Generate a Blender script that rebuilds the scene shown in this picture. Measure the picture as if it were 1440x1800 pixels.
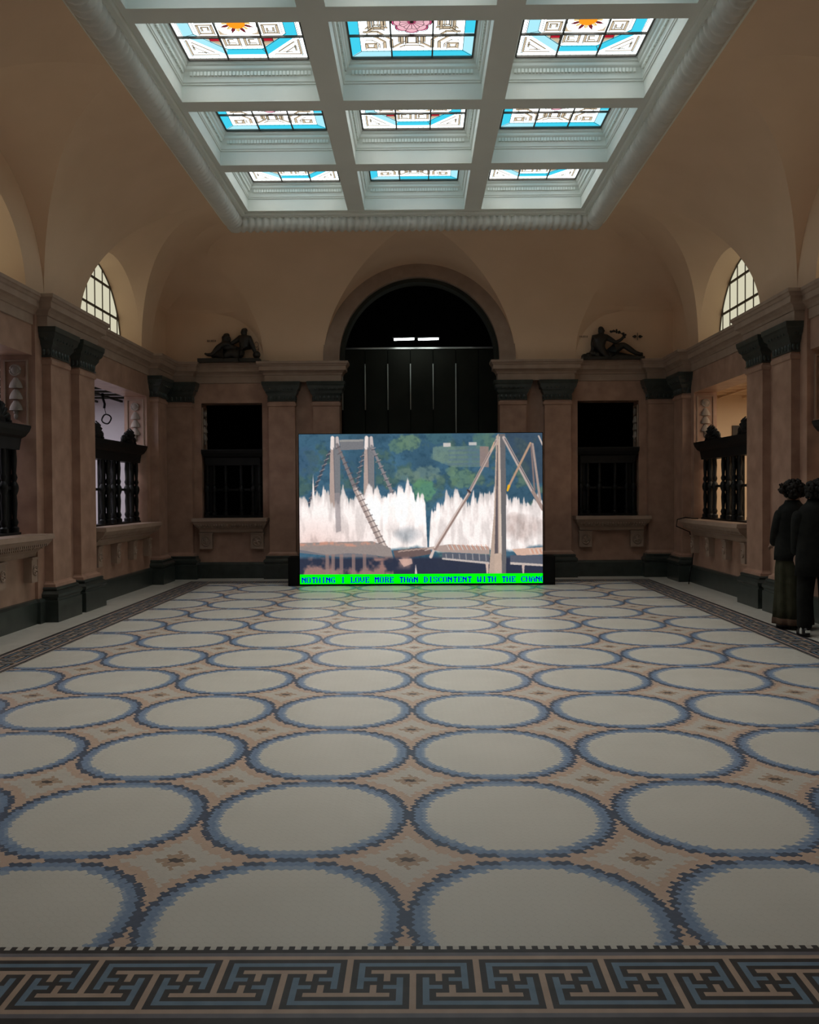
import bpy, math, random
import numpy as np
from mathutils import Vector, Matrix
PI = math.pi
random.seed(5)
SC = bpy.context.scene
COL = SC.collection
for _o in list(bpy.data.objects): bpy.data.objects.remove(_o)

# ------------------------------------------------------------------ camera
EYE = 1.6
cam_d = bpy.data.cameras.new('camera')
cam_d.sensor_fit = 'AUTO'; cam_d.sensor_width = 36.0
cam_d.lens = 1480/1800*36.0
cam_d.shift_x = -7/1800; cam_d.shift_y = -8/1800
cam_d.clip_start = 0.05; cam_d.clip_end = 200
cam = bpy.data.objects.new('camera', cam_d); COL.objects.link(cam)
cam.location = (0, 0, EYE)
_yaw = math.atan(10/1480); _pitch = math.atan(24/1480); _roll = math.radians(-0.35)
cam.rotation_euler = (Matrix.Rotation(_yaw, 3, 'Z') @ Matrix.Rotation(PI/2-_pitch, 3, 'X') @ Matrix.Rotation(_roll, 3, 'Z')).to_euler()
SC.camera = cam

# ------------------------------------------------------------------ light levels
GLASS_E = 2.9          # daylight coming through the stained glass
SIDE_GLASS_E = 0.68    # daylight behind the arched side windows
SCREEN_E = 1.0
DOWNLIGHT_W = 36             # watts of the added lamp above each skylight panel
w = bpy.data.worlds.new('world'); SC.world = w; w.use_nodes = True
w.node_tree.nodes['Background'].inputs[0].default_value = (0.5, 0.55, 0.6, 1)
w.node_tree.nodes['Background'].inputs[1].default_value = 0.06
SC.view_settings.view_transform = 'Standard'
SC.view_settings.look = 'None'
SC.view_settings.gamma = 1
SC.view_settings.exposure = 0.0
SC.view_settings.use_curve_mapping = False
SC.cycles.max_bounces = 8
SC.cycles.diffuse_bounces = 8

def area(name, loc, rot, sx, sy, power, col):
    l = bpy.data.lights.new(name, 'AREA'); l.shape = 'RECTANGLE'; l.size = sx; l.size_y = sy
    l.energy = power; l.color = col
    o = bpy.data.objects.new(name, l); COL.objects.link(o); o.location = loc; o.rotation_euler = rot
    return o
# ceiling lamps of the two rooms behind the counters
area('side_room_lamp', (-6.6, 12.5, 3.45), (0, 0, 0), 0.6, 6.0, 135, (0.93, 0.90, 1.0))
area('side_room_lamp', (6.6, 12.5, 3.45), (0, 0, 0), 0.6, 6.0, 125, (1.0, 0.80, 0.58))

# ------------------------------------------------------------------ room numbers
XC, HX = 0.02, 4.845           # room centre line and half width
YC, YB = 9.09, 16.15
YF = 2*YC-YB                   # 2.03
ZS, HC = 4.11, 2.04            # springing of the vault, height of its cove
DS, DB = 1.72, 2.05            # cove depth at the sides and at the ends

# ------------------------------------------------------------------ mesh helpers
class MB:
    def __init__(s): s.v = []; s.f = []; s.m = []; s.mats = []
    def mi(s, mat):
        if mat is None: return 0
        if mat not in s.mats: s.mats.append(mat)
        return s.mats.index(mat)
    def quad(s, pts, mat=None):
        n = len(s.v); s.v += [tuple(p) for p in pts]; s.f.append(tuple(range(n, n+len(pts)))); s.m.append(s.mi(mat))
    def box(s, x0, x1, y0, y1, z0, z1, mat=None):
        x0, x1 = min(x0, x1), max(x0, x1); y0, y1 = min(y0, y1), max(y0, y1); z0, z1 = min(z0, z1), max(z0, z1)
        n = len(s.v)
        s.v += [(x0,y0,z0),(x1,y0,z0),(x1,y1,z0),(x0,y1,z0),(x0,y0,z1),(x1,y0,z1),(x1,y1,z1),(x0,y1,z1)]
        for f in ((0,3,2,1),(4,5,6,7),(0,1,5,4),(1,2,6,5),(2,3,7,6),(3,0,4,7)):
            s.f.append(tuple(n+i for i in f)); s.m.append(s.mi(mat))
    def grid(s, rows, mat=None, closed=False):
        n = len(s.v); R = len(rows); K = len(rows[0])
        for r in rows: s.v += [tuple(p) for p in r]
        for i in range(R-1):
            for j in range(K if closed else K-1):
                a = n+i*K+j; b = n+i*K+(j+1) % K
                s.f.append((a, b, b+K, a+K)); s.m.append(s.mi(mat))
    def cap(s, pts, mat=None): s.quad(pts, mat)
    def lathe(s, prof, cx, cy, n=16, mat=None, ax='z', a0=0, a1=2*PI):
        rows = []
        full = abs(a1-a0-2*PI) < 1e-6
        for r, z in prof:
            row = []
            for k in range(n if full else n+1):
                a = a0+(a1-a0)*k/n
                row.append((cx+r*math.cos(a), cy+r*math.sin(a), z))
            rows.append(row)
        s.grid(rows, mat, closed=full)
    def tube(s, path, r, n=8, mat=None, closed=False):
        path = [Vector(p) for p in path]; rows = []
        L = len(path)
        up = Vector((0, 0, 1))
        for i, p in enumerate(path):
            a = path[(i-1) % L] if (closed or i > 0) else p
            b = path[(i+1) % L] if (closed or i < L-1) else p
            d = (b-a).normalized()
            u = up if abs(d.dot(up)) < 0.95 else Vector((1, 0, 0))
            e1 = d.cross(u).normalized(); e2 = d.cross(e1)
            rr = r[i] if isinstance(r, (list, tuple)) else r
            rows.append([p+e1*rr*math.cos(2*PI*k/n)+e2*rr*math.sin(2*PI*k/n) for k in range(n)])
        if closed: rows.append(rows[0])
        s.grid(rows, mat, closed=True)
        if not closed: s.quad(rows[0][::-1], mat); s.quad(rows[-1], mat)
    def ball(s, c, r, n=10, mat=None, sq=(1, 1, 1)):
        rows = []
        for i in range(n//2+1):
            t = PI*i/(n//2)
            rr = max(math.sin(t), 0.01)
            rows.append([(c[0]+sq[0]*r*rr*math.cos(2*PI*k/n), c[1]+sq[1]*r*rr*math.sin(2*PI*k/n), c[2]-sq[2]*r*math.cos(t)) for k in range(n)])
        s.grid(rows, mat, closed=True)
    def prism(s, pts, axis, a, b, mat=None):
        """pts 2-D outline; axis 'y': pts are (x,z) and run from y=a to b; 'x': pts are (y,z); 'z': pts (x,y)."""
        def P(p, t):
            return {'y': (p[0], t, p[1]), 'x': (t, p[0], p[1]), 'z': (p[0], p[1], t)}[axis]
        A = [P(p, a) for p in pts]; B = [P(p, b) for p in pts]
        n = len(pts); k = len(s.v); s.v += A+B
        s.f.append(tuple(range(k, k+n))); s.m.append(s.mi(mat))
        s.f.append(tuple(range(k+2*n-1, k+n-1, -1))); s.m.append(s.mi(mat))
        for i in range(n):
            j = (i+1) % n
            s.f.append((k+i, k+j, k+n+j, k+n+i)); s.m.append(s.mi(mat))
    def build(s, name, mat=None, parent=None, smooth=False, fix=True):
        me = bpy.data.meshes.new(name); me.from_pydata(s.v, [], s.f)
        if mat is not None and not s.mats: me.materials.append(mat)
        for m_ in s.mats: me.materials.append(m_)
        if s.mats: me.polygons.foreach_set('material_index', s.m)
        if fix:
            import bmesh
            bm = bmesh.new(); bm.from_mesh(me)
            bmesh.ops.remove_doubles(bm, verts=bm.verts, dist=1e-5)
            bmesh.ops.recalc_face_normals(bm, faces=bm.faces)
            bm.to_mesh(me); bm.free()
        if smooth: me.polygons.foreach_set('use_smooth', [True]*len(me.polygons))
        me.update()
        o = bpy.data.objects.new(name, me); COL.objects.link(o)
        if parent: o.parent = parent
        return o

def smooth_by_angle(o, deg=35):
    import bmesh
    me = o.data; bm = bmesh.new(); bm.from_mesh(me)
    for e in bm.edges:
        e.smooth = not (len(e.link_faces) == 2 and e.calc_face_angle(0) > math.radians(deg))
    for f in bm.faces: f.smooth = True
    bm.to_mesh(me); bm.free(); return o

def empty(name, loc=(0, 0, 0), rz=0):
    o = bpy.data.objects.new(name, None); COL.objects.link(o); o.location = loc; o.rotation_euler = (0, 0, rz)
    o.empty_display_size = 0.1
    return o
def tag(o, label=None, cat=None, group=None, kind=None):
    if label: o['label'] = label
    if cat: o['category'] = cat
    if group: o['group'] = group
    if kind: o['kind'] = kind
    return o
def struct(o): o['kind'] = 'structure'; return o
def copy_tree(o, parent=None):
    c = o.copy(); COL.objects.link(c); c.parent = parent
    for ch in [x for x in bpy.data.objects if x.parent == o]: copy_tree(ch, c)
    return c

def skin(name, verts, edges, radii, mat, parent=None, sub=2, root=0):
    me = bpy.data.meshes.new(name); me.from_pydata([tuple(v) for v in verts], edges, [])
    o = bpy.data.objects.new(name, me); COL.objects.link(o)
    sm = o.modifiers.new('skin', 'SKIN'); sm.use_smooth_shade = True
    for i, r in enumerate(radii):
        d = me.skin_vertices[0].data[i]
        d.radius = (r, r) if not isinstance(r, tuple) else r
        d.use_root = (i == root)
    ss = o.modifiers.new('sub', 'SUBSURF'); ss.levels = sub; ss.render_levels = sub
    dg = bpy.context.evaluated_depsgraph_get()
    m2 = bpy.data.meshes.new_from_object(o.evaluated_get(dg), depsgraph=dg)
    bpy.data.objects.remove(o)
    m2.name = name; m2.materials.clear(); m2.materials.append(mat)
    m2.polygons.foreach_set('use_smooth', [True]*len(m2.polygons))
    o = bpy.data.objects.new(name, m2); COL.objects.link(o)
    if parent: o.parent = parent
    return o

# ------------------------------------------------------------------ materials
class E:
    """tiny expression builder for Math nodes"""
    nt = None
    def __init__(s, k): s.k = k
    @staticmethod
    def op(o, *a, clamp=False):
        n = E.nt.nodes.new('ShaderNodeMath'); n.operation = o; n.use_clamp = clamp
        for i, x in enumerate(a):
            if isinstance(x, E): E.nt.links.new(x.k, n.inputs[i])
            else: n.inputs[i].default_value = x
        return E(n.outputs[0])
    def __add__(s, o): return E.op('ADD', s, o)
    __radd__ = __add__
    def __sub__(s, o): return E.op('SUBTRACT', s, o)
    def __rsub__(s, o): return E.op('SUBTRACT', o, s)
    def __mul__(s, o): return E.op('MULTIPLY', s, o)
    __rmul__ = __mul__
    def __truediv__(s, o): return E.op('DIVIDE', s, o)
    def floor(s): return E.op('FLOOR', s)
    def sin(s): return E.op('SINE', s)
    def abs(s): return E.op('ABSOLUTE', s)
    def lt(s, v): return E.op('LESS_THAN', s, v)
    def gt(s, v): return E.op('GREATER_THAN', s, v)
    def sqrt(s): return E.op('SQRT', s)

def new_mat(name):
    m = bpy.data.materials.new(name); m.use_nodes = True
    nt = m.node_tree; b = nt.nodes['Principled BSDF']
    return m, nt, b
def noisy(name, c1, c2, scale=3.0, rough=0.6, detail=6, bump=0.0, spec=0.3, metal=0.0, bscale=None):
    m, nt, b = new_mat(name)
    tc = nt.nodes.new('ShaderNodeNewGeometry')
    nz = nt.nodes.new('ShaderNodeTexNoise'); nz.inputs['Scale'].default_value = scale; nz.inputs['Detail'].default_value = detail
    nt.links.new(tc.outputs['Position'], nz.inputs['Vector'])
    cr = nt.nodes.new('ShaderNodeValToRGB')
    cr.color_ramp.elements[0].position = 0.3; cr.color_ramp.elements[1].position = 0.7
    cr.color_ramp.elements[0].color = (*c1, 1); cr.color_ramp.elements[1].color = (*c2, 1)
    nt.links.new(nz.outputs['Fac'], cr.inputs['Fac']); nt.links.new(cr.outputs['Color'], b.inputs['Base Color'])
    b.inputs['Roughness'].default_value = rough; b.inputs['Specular IOR Level'].default_value = spec
    b.inputs['Metallic'].default_value = metal
    if bump:
        n2 = nt.nodes.new('ShaderNodeTexNoise'); n2.inputs['Scale'].default_value = bscale or scale*8; n2.inputs['Detail'].default_value = 4
        nt.links.new(tc.outputs['Position'], n2.inputs['Vector'])
        bp = nt.nodes.new('ShaderNodeBump'); bp.inputs['Strength'].default_value = bump; bp.inputs['Distance'].default_value = 0.02
        nt.links.new(n2.outputs['Fac'], bp.inputs['Height']); nt.links.new(bp.outputs['Normal'], b.inputs['Normal'])
    return m
def emit(name, col, strength=1.0, attr=None):
    m = bpy.data.materials.new(name); m.use_nodes = True; nt = m.node_tree; nt.nodes.clear()
    o = nt.nodes.new('ShaderNodeOutputMaterial'); e = nt.nodes.new('ShaderNodeEmission')
    e.inputs[0].default_value = (*col, 1); e.inputs[1].default_value = strength
    if attr:
        a = nt.nodes.new('ShaderNodeAttribute'); a.attribute_name = attr
        nt.links.new(a.outputs['Color'], e.inputs[0])
    nt.links.new(e.outputs[0], o.inputs[0])
    return m

M = {}
M['plaster'] = noisy('vault_plaster', (0.69, 0.49, 0.335), (0.75, 0.54, 0.375), 1.3, 0.85, bump=0.05, spec=0.15, bscale=30)
M['marble'] = noisy('pink_marble', (0.28, 0.160, 0.115), (0.41, 0.252, 0.182), 4.5, 0.38, detail=10, spec=0.4)
M['marble2'] = noisy('carved_stone', (0.29, 0.20, 0.15), (0.35, 0.25, 0.19), 6, 0.55, spec=0.3)
M['green'] = noisy('green_marble', (0.021, 0.027, 0.024), (0.040, 0.049, 0.043), 7, 0.28, spec=0.5)
M['stucco'] = noisy('festoon_stucco', (0.25, 0.21, 0.18), (0.33, 0.275, 0.24), 9, 0.7)
M['white'] = noisy('white_paint', (0.74, 0.77, 0.72), (0.78, 0.81, 0.76), 2, 0.5, spec=0.3)
M['bronze'] = noisy('dark_bronze', (0.012, 0.010, 0.009), (0.022, 0.018, 0.015), 9, 0.45, spec=0.4)
M['iron'] = noisy('black_iron', (0.004, 0.004, 0.004), (0.008, 0.008, 0.008), 9, 0.5, spec=0.25)
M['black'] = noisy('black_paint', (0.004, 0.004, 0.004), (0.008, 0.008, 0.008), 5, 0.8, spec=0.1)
M['darkwall'] = noisy('dark_lining', (0.030, 0.032, 0.026), (0.042, 0.043, 0.035), 2, 0.7, spec=0.1)
M['metal'] = noisy('brushed_metal', (0.45, 0.45, 0.45), (0.55, 0.55, 0.55), 8, 0.3, metal=0.9)
M['sideL'] = noisy('lilac_wall', (0.60, 0.57, 0.60), (0.64, 0.61, 0.64), 2, 0.9)
M['sideR'] = noisy('cream_wall', (0.66, 0.54, 0.40), (0.70, 0.57, 0.43), 2, 0.9)
M['plainfloor'] = noisy('plain_mosaic', (0.44, 0.425, 0.38), (0.50, 0.485, 0.435), 6, 0.35)
M['tan'] = noisy('tan_tesserae', (0.36, 0.27, 0.21), (0.42, 0.32, 0.25), 14, 0.4)
M['blue'] = noisy('blue_tesserae', (0.11, 0.175, 0.24), (0.15, 0.225, 0.30), 14, 0.4)
M['dark'] = noisy('dark_tesserae', (0.026, 0.026, 0.028), (0.045, 0.043, 0.043), 14, 0.4)
M['slate'] = noisy('slate_tesserae', (0.12, 0.12, 0.14), (0.16, 0.155, 0.17), 14, 0.4)

# ------------------------------------------------------------------ floor: field of ringed circles
FX, P0 = -0.06, 1.0165     # where two circles touch on the centre line, pitch of the circles
FY = 3.149                 # centre line of the first row of circles
IX0, IX1, IY0, IY1 = -3.79, 3.79, 2.953, 15.13   # inner edge of the border
def floor_material():
    m, nt, b = new_mat('circle_mosaic'); E.nt = nt
    g = nt.nodes.new('ShaderNodeNewGeometry'); sp = nt.nodes.new('ShaderNodeSeparateXYZ')
    nt.links.new(g.outputs['Position'], sp.inputs[0])
    x = E(sp.outputs[0]) - FX; y = E(sp.outputs[1]) - FY
    c = P0/26
    k = 2*PI/c
    xw = x + (y*k).sin()*(c*0.17)
    yw = y + (x*k).sin()*(c*0.13)
    cx = ((xw/(c*0.5)+0.5).floor())*(c*0.5); cy = ((yw/c+0.5).floor())*c
    def near(v, off):      # distance to the nearest lattice line off + n*P0
        q = v/P0+off
        return (q-((q+0.5).floor()))*P0
    dx = near(cx, 0.5); dy = near(cy, 0.0)
    r = (dx*dx+dy*dy).sqrt()
    sx = near(cx, 0.0).abs(); sy = near(cy, 0.5).abs()
    def nz(scale, detail=3):
        n = nt.nodes.new('ShaderNodeTexNoise'); n.inputs['Scale'].default_value = scale; n.inputs['Detail'].default_value = detail
        nt.links.new(g.outputs['Position'], n.inputs['Vector']); return n.outputs['Fac']
    def rgb(c_):
        n = nt.nodes.new('ShaderNodeRGB'); n.outputs[0].default_value = (*c_, 1); return n.outputs[0]
    def mix(f, a, b_):
        n = nt.nodes.new('ShaderNodeMix'); n.data_type = 'RGBA'
        nt.links.new(f.k if isinstance(f, E) else f, n.inputs['Factor'])
        nt.links.new(a, n.inputs[6]); nt.links.new(b_, n.inputs[7]); return n.outputs[2]
    col = rgb((0.47, 0.45, 0.40))                       # whitish inside of the star
    col = mix(r.lt(0.57), col, rgb((0.46, 0.35, 0.275)))   # rosy edge of the star
    col = mix((sx+sy).lt(0.085), col, rgb((0.36, 0.27, 0.20)))
    col = mix((sx*sx+sy*sy).lt(0.0011), col, rgb((0.10, 0.09, 0.09)))
    col = mix(r.lt(0.513), col, rgb((0.075, 0.10, 0.145)))
    tn = mix(nz(60, 0), rgb((0.135, 0.21, 0.33)), rgb((0.20, 0.28, 0.39)))
    col = mix(r.lt(0.482), col, tn)
    col = mix(r.lt(0.445), col, rgb((0.25, 0.32, 0.41)))
    w1 = mix(nz(2.2, 5), rgb((0.48, 0.475, 0.425)), rgb((0.56, 0.555, 0.50)))
    col = mix(r.lt(0.425), col, w1)
    # thin grout between the tesserae
    fx = (xw/c)-((xw/c+0.5).floor()); fy = (yw/c)-((yw/c+0.5).floor())
    gr = E.op('MAXIMUM', fx.abs(), fy.abs()).gt(0.475)
    n = nt.nodes.new('ShaderNodeMix'); n.data_type = 'RGBA'; n.blend_type = 'MULTIPLY'
    nt.links.new((gr*0.16).k, n.inputs['Factor']); nt.links.new(col, n.inputs[6]); n.inputs[7].default_value = (0.4, 0.4, 0.4, 1)
    nt.links.new(n.outputs[2], b.inputs['Base Color'])
    b.inputs['Roughness'].default_value = 0.36; b.inputs['Specular IOR Level'].default_value = 0.3
    bp = nt.nodes.new('ShaderNodeBump'); bp.inputs['Strength'].default_value = 0.12; bp.inputs['Distance'].default_value = 0.01
    nt.links.new(nz(25, 3), bp.inputs['Height']); nt.links.new(bp.outputs['Normal'], b.inputs['Normal'])
    return m
M['circles'] = floor_material()

fl = MB()
fl.box(-8.5, 8.5, -2.0, 19.5, -0.12, -0.006)
floor = struct(fl.build('floor', M['plainfloor']))
f2 = MB()
f2.quad([(IX0, IY0, 0), (IX1, IY0, 0), (IX1, IY1, 0), (IX0, IY1, 0)])
fo = f2.build('circle_mosaic', M['circles'], floor, fix=False)
tag(fo, 'off white circles ringed in blue with rosy stars between them')
# plain surround and key border, one ring, cells of about two centimetres
U = 0.0214
ROWS = 21  # dentil, dark, slate, then 15 key rows, then slate + two dark
def key_cell(row, c):
    c = (c+10) % 20-10          # -10..9, 0 = outer stem, +-10 = inner stem
    a = abs(c); r_ = row
    tan = (r_ in (0, 14)) or (r_ == 4 and a <= 6) or (r_ == 10 and a >= 4) or (r_ in (5, 6) and a == 4) or (r_ in (8, 9) and a == 6) \
        or (a == 10 and r_ <= 10) or (a == 0 and r_ >= 4)
    if tan: return 'tan'
    bl = (r_ == 2 and a <= 8) or (a == 8 and 2 <= r_ <= 8) or (r_ == 6 and a in (6, 7)) or (a == 2 and 6 <= r_ <= 12) or (r_ == 8 and a in (3, 4)) \
        or (r_ == 12 and a >= 2)
    return 'blue' if bl else 'dark'
def border_cell(row, c):
    if row == 0: return 'plainfloor' if c % 2 else 'dark'
    if row == 1: return 'dark'
    if row == 2: return 'slate'
    if row < 18: return key_cell(row-3, c)
    return 'slate' if row == 18 else 'dark'
bd = MB()
def run(fn, lo, hi, centre):
    """cells along t from lo to hi (per row), merged into runs; fn(row,t0,t1,mat)"""
    for row in range(ROWS):
        a = lo-row*U-U; b = hi+row*U+U
        c0 = math.floor((a-centre)/U-0.5); c1 = math.ceil((b-centre)/U+0.5)
        cur = None; st = a
        for c in range(c0, c1+1):
            t0 = centre+(c-0.5)*U
            if t0 >= b: break
            mt = border_cell(row, c)
            if mt != cur:
                if cur is not None and t0 > a: fn(row, st, t0, cur); st = max(a, t0)
                cur = mt
        fn(row, st, b, cur)
run(lambda r, a, b, m_: bd.quad([(a, IY0-(r+1)*U, 0), (b, IY0-(r+1)*U, 0), (b, IY0-r*U, 0), (a, IY0-r*U, 0)], M[m_]), IX0, IX1, -0.03)
run(lambda r, a, b, m_: bd.quad([(a, IY1+r*U, 0), (b, IY1+r*U, 0), (b, IY1+(r+1)*U, 0), (a, IY1+(r+1)*U, 0)], M[m_]), IX0, IX1, -0.03)
run(lambda r, a, b, m_: bd.quad([(IX0-(r+1)*U, a+U, 0), (IX0-r*U, a+U, 0), (IX0-r*U, b-U, 0), (IX0-(r+1)*U, b-U, 0)], M[m_]), IY0, IY1, YC)
run(lambda r, a, b, m_: bd.quad([(IX1+r*U, a+U, 0), (IX1+(r+1)*U, a+U, 0), (IX1+(r+1)*U, b-U, 0), (IX1+r*U, b-U, 0)], M[m_]), IY0, IY1, YC)
tag(bd.build('key_border', None, floor, fix=False), 'blue, tan and black Greek key border of the floor')
sf = MB(); o_ = ROWS*U
for q in ((-HX-.5, HX+.5, IY1+o_, YB+.5), (-HX-.5, IX0-o_, IY0-o_, IY1+o_), (IX1+o_, HX+.5, IY0-o_, IY1+o_), (-HX-.5, HX+.5, -2, IY0-o_)):
    sf.quad([(q[0], q[2], 0), (q[1], q[2], 0), (q[1], q[3], 0), (q[0], q[3], 0)])
sf.build('plain_surround', M['plainfloor'], floor, fix=False)

# ------------------------------------------------------------------ walls
TH = 0.40                         # wall thickness
XW = lambda sx, s=0.0: XC+sx*(HX-s)   # wall plane of a side, moved s into the room
OPEN_S = [(YC-1.42, YC+1.42), (12.22, 14.93), (2*YC-14.93, 2*YC-12.22)]
ZO0, ZO1 = 1.10, 3.36             # openings
def side_wall(sx, name):
    m = MB(); a, b = XW(sx), XW(sx, -TH)
    ys = sorted(OPEN_S); y = YF-TH
    for (p, q) in ys+[(YB+TH, None)]:
        m.box(a, b, y, p, 0, ZS)
        if q: m.box(a, b, p, q, 0, ZO0); m.box(a, b, p, q, ZO1, ZS); y = q
    for d in (1, -1):             # thicker pier behind each pair of pilasters
        y0, y1 = sorted((YC+d*1.42, YC+d*3.13))
        m.box(XW(sx, 0.04), a, y0, y1, 0, 3.9)
    # ring of wall round the arched recesses above the cornice
    return struct(m.build(name, M['marble']))
side_wall(-1, 'wall_left'); side_wall(1, 'wall_right')
def end_wall(y0, y1, name):
    m = MB(); D = 1.53; W0, W1 = 3.02, 4.19
    for s in (-1, 1):
        X = lambda v: XC+s*v
        m.box(X(D), X(W0), y0, y1, 0, ZS); m.box(X(W1), X(HX+TH), y0, y1, 0, ZS)
        m.box(X(W0), X(W1), y0, y1, 0, 1.15); m.box(X(W0), X(W1), y0, y1, ZO1, ZS)
    return struct(m.build(name, M['marble']))
end_wall(YB, YB+TH, 'wall_back'); end_wall(YF-TH, YF, 'wall_front')
# round-headed stone arch over the big end openings: face ring plus soffit
ZA = 4.21
def arch_ring(y_face, y_in, r0, r1, mat, name, n=48):
    m = MB()
    A = [PI*k/n for k in range(n+1)]
    def P(r, a, y): return (XC+r*math.cos(a), y, ZA+r*math.sin(a))
    rows = []
    for (r, y) in ((r1, y_in), (r1, y_face), (r0, y_face), (r0, y_in)):
        rows.append([(XC+r, y, ZS)]+[P(r, a, y) for a in A]+[(XC-r, y, ZS)])
    rows.append(rows[0])
    m.grid(rows); return struct(smooth_by_angle(m.build(name, mat)))
arch_ring(YB-0.03, YB+TH, 1.53, 1.84, M['marble2'], 'trim_1')
arch_ring(YB+0.10, YB+TH, 1.46, 1.535, M['darkwall'], 'trim_2')
arch_ring(YF-TH, YF+0.03, 1.53, 1.84, M['marble2'], 'trim_3')

# entablature: profile swept round the room, breaking forward over the pilasters
def room_path(steps):
    """closed loop of plan points at wall face, steps = {'side': [(y0,y1,out)], 'end': [(x0,x1,out)]}"""
    pts = []
    R, L = XC+HX, XC-HX
    def seg(lst, f):
        for a, b, o in lst: pts.extend([f(a, 0), f(a, o), f(b, o), f(b, 0)])
    return pts, seg
def offset_path(pts, d, closed):
    n = len(pts); out = []
    for i in range(n):
        p = Vector(pts[i]);
        a = Vector(pts[i-1]) if (closed or i > 0) else None
        b = Vector(pts[(i+1) % n]) if (closed or i < n-1) else None
        def nrm(u, v): e = (v-u).normalized(); return Vector((-e.y, e.x))
        if a is None: q = p+nrm(p, b)*d
        elif b is None: q = p+nrm(a, p)*d
        else:
            n1, n2 = nrm(a, p), nrm(p, b)
            q = p+(n1+n2)*(d/(1+n1.dot(n2)))
        out.append(q)
    return out
def sweep(m, prof, pts, closed=False, mat=None):
    rows = []
    for o, z in prof:
        q = offset_path(pts, o, closed); r = [(v.x, v.y, z) for v in q]
        if closed: r.append(r[0])
        rows.append(r)
    m.grid(rows, mat)
    if not closed:
        m.quad([r[0] for r in rows], mat); m.quad([r[-1] for r in rows][::-1], mat)
ENT = [(0, 3.735), (0.02, 3.74), (0.02, 3.86), (0.035, 3.865), (0.045, 3.90), (0.075, 3.93), (0.11, 3.945), (0.11, 4.02),
       (0.125, 4.03), (0.14, 4.06), (0.155, 4.07), (0.155, 4.11), (0, 4.11), (-0.02, 4.11), (-0.02, 3.735), (0, 3.735)]
R_, L_ = XC+HX, XC-HX
S1, S2 = 0.15, 0.15
ST = [(YC-3.13, YC-1.50), (YC+1.50, YC+3.13)]
def ring_side_right():
    p = []
    for a, b in ST: p += [(R_, a), (R_-S1, a), (R_-S1, b), (R_, b)]
    return p
# loop runs counter-clockwise seen from above so that "left of travel" is the room
right = [(R_, YF+0.0)]; 
pr = [(R_-S2, YF+1.12), (R_, YF+1.12)]+ring_side_right()+[(R_, YB-1.12), (R_-S2, YB-1.12)]
E1 = HX-0.52
left = [(2*XC-x, y) for x, y in pr][::-1]
def half_back():      # back wall from the right corner to the right jamb of the central opening
    return [(R_-S2, YB-S2), (XC+E1, YB-S2), (XC+E1, YB), (XC+2.92, YB), (XC+2.92, YB-S2), (XC+1.50, YB-S2), (XC+1.50, YB+0.10)]
hb = half_back()
entR = pr+hb
entRf = [(x, 2*YC-y) for x, y in half_back()][::-1]
entR = entRf[:]+pr+hb
entL = [(2*XC-x, y) for x, y in entR][::-1]
em = MB(); sweep(em, ENT, entR); struct(em.build('trim_4', M['marble2']))
em = MB(); sweep(em, ENT, entL); struct(em.build('trim_5', M['marble2']))
# fillets in the frieze below the cornice
# skirting of dark stone
SK = [(0, 0.0), (0.05, 0.0), (0.05, 0.27), (0.03, 0.30), (0, 0.31)]
def skirt(name, pts):
    m = MB(); sweep(m, SK, pts); struct(m.build(name, M['green']))
for sx, nm in ((1, 'right'), (-1, 'left')):
    p = [(R_, YF), (R_, YC-3.13), (R_-.04, YC-3.13), (R_-.04, YC-1.42), (R_, YC-1.42), (R_, YC+1.42), (R_-.04, YC+1.42), (R_-.04, YC+3.13), (R_, YC+3.13), (R_, YB)]
    if sx < 0: p = [(2*XC-x, y) for x, y in p][::-1]
    skirt('baseboard_'+nm, p)
for y, d, nm in ((YB, 1, 'back'), (YF, -1, 'front')):
    for s in (1, -1):
        a, b = XC+s*HX, XC+s*1.53
        p = [(a, y), (b, y)]
        if (s == 1) != (d == 1): p = p[::-1]
        skirt('baseboard_%s' % (nm if s == 1 else nm+'_west'), p)

# ------------------------------------------------------------------ vault
def crossing(c, H):
    q = c/H
    return math.sqrt(max(0.0, 1-q*q))
class Lun:
    def __init__(s, c, w, h0, h1, D, rec): s.c, s.w, s.h0, s.h1, s.D, s.rec = c, w, h0, h1, D, rec
    def H(s, d): return s.h0+(s.h1-s.h0)*math.sin(PI/2*min(1, d/s.D))
    def wj(s, phi): return s.w*crossing(HC*math.sin(phi), s.H(s.D*(1-math.cos(phi))))
NPH = 40
PH = [PI/2*(i/NPH)**0.9 for i in range(NPH+1)]
side_l = [Lun(YC, 1.78, 1.62, HC+.001, DS, 0.72), Lun(YC+4.27, 1.33, 1.30, HC+.001, DS, 1.0), Lun(YC-4.27, 1.33, 1.30, HC+.001, DS, 1.0)]
side_l.sort(key=lambda l: l.c)
end_l = [Lun(0, 1.84, 1.87, HC+.001, DB, 1.0)]
def interp(u, tab):
    for (a, x), (b, y) in zip(tab, tab[1:]):
        if u <= b:
            t = (u-a)/(b-a); return x+(y-x)*t
    return tab[-1][1]
def smooth_interp(u, tab):
    return (interp(max(0, u-.04), tab)+interp(u, tab)*2+interp(min(1, u+.04), tab))/4 if 0.05 < u < 0.96 else interp(u, tab)
TB = [(0, 1.87), (.3, 1.82), (.6, 1.57), (.75, 1.26), (.85, 1.05), (.93, 1.12), (1, DS)]   # back groin: distance from the side wall
TS = [(0, .90), (.3, .98), (.52, 1.14), (.8, 1.42), (.9, 1.65), (.96, 1.93), (1, DB)]     # side groin: distance from the end wall
vb = MB()
def vgrid(rows): vb.grid(rows)
def put(f, mirrored=()):
    pass
def side_map(sx): return lambda t, s, z: (XC+sx*(HX-s), t, ZS+z)
def end_map(y, d): return lambda t, s, z: (XC+t, y-d*s, ZS+z)
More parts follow.
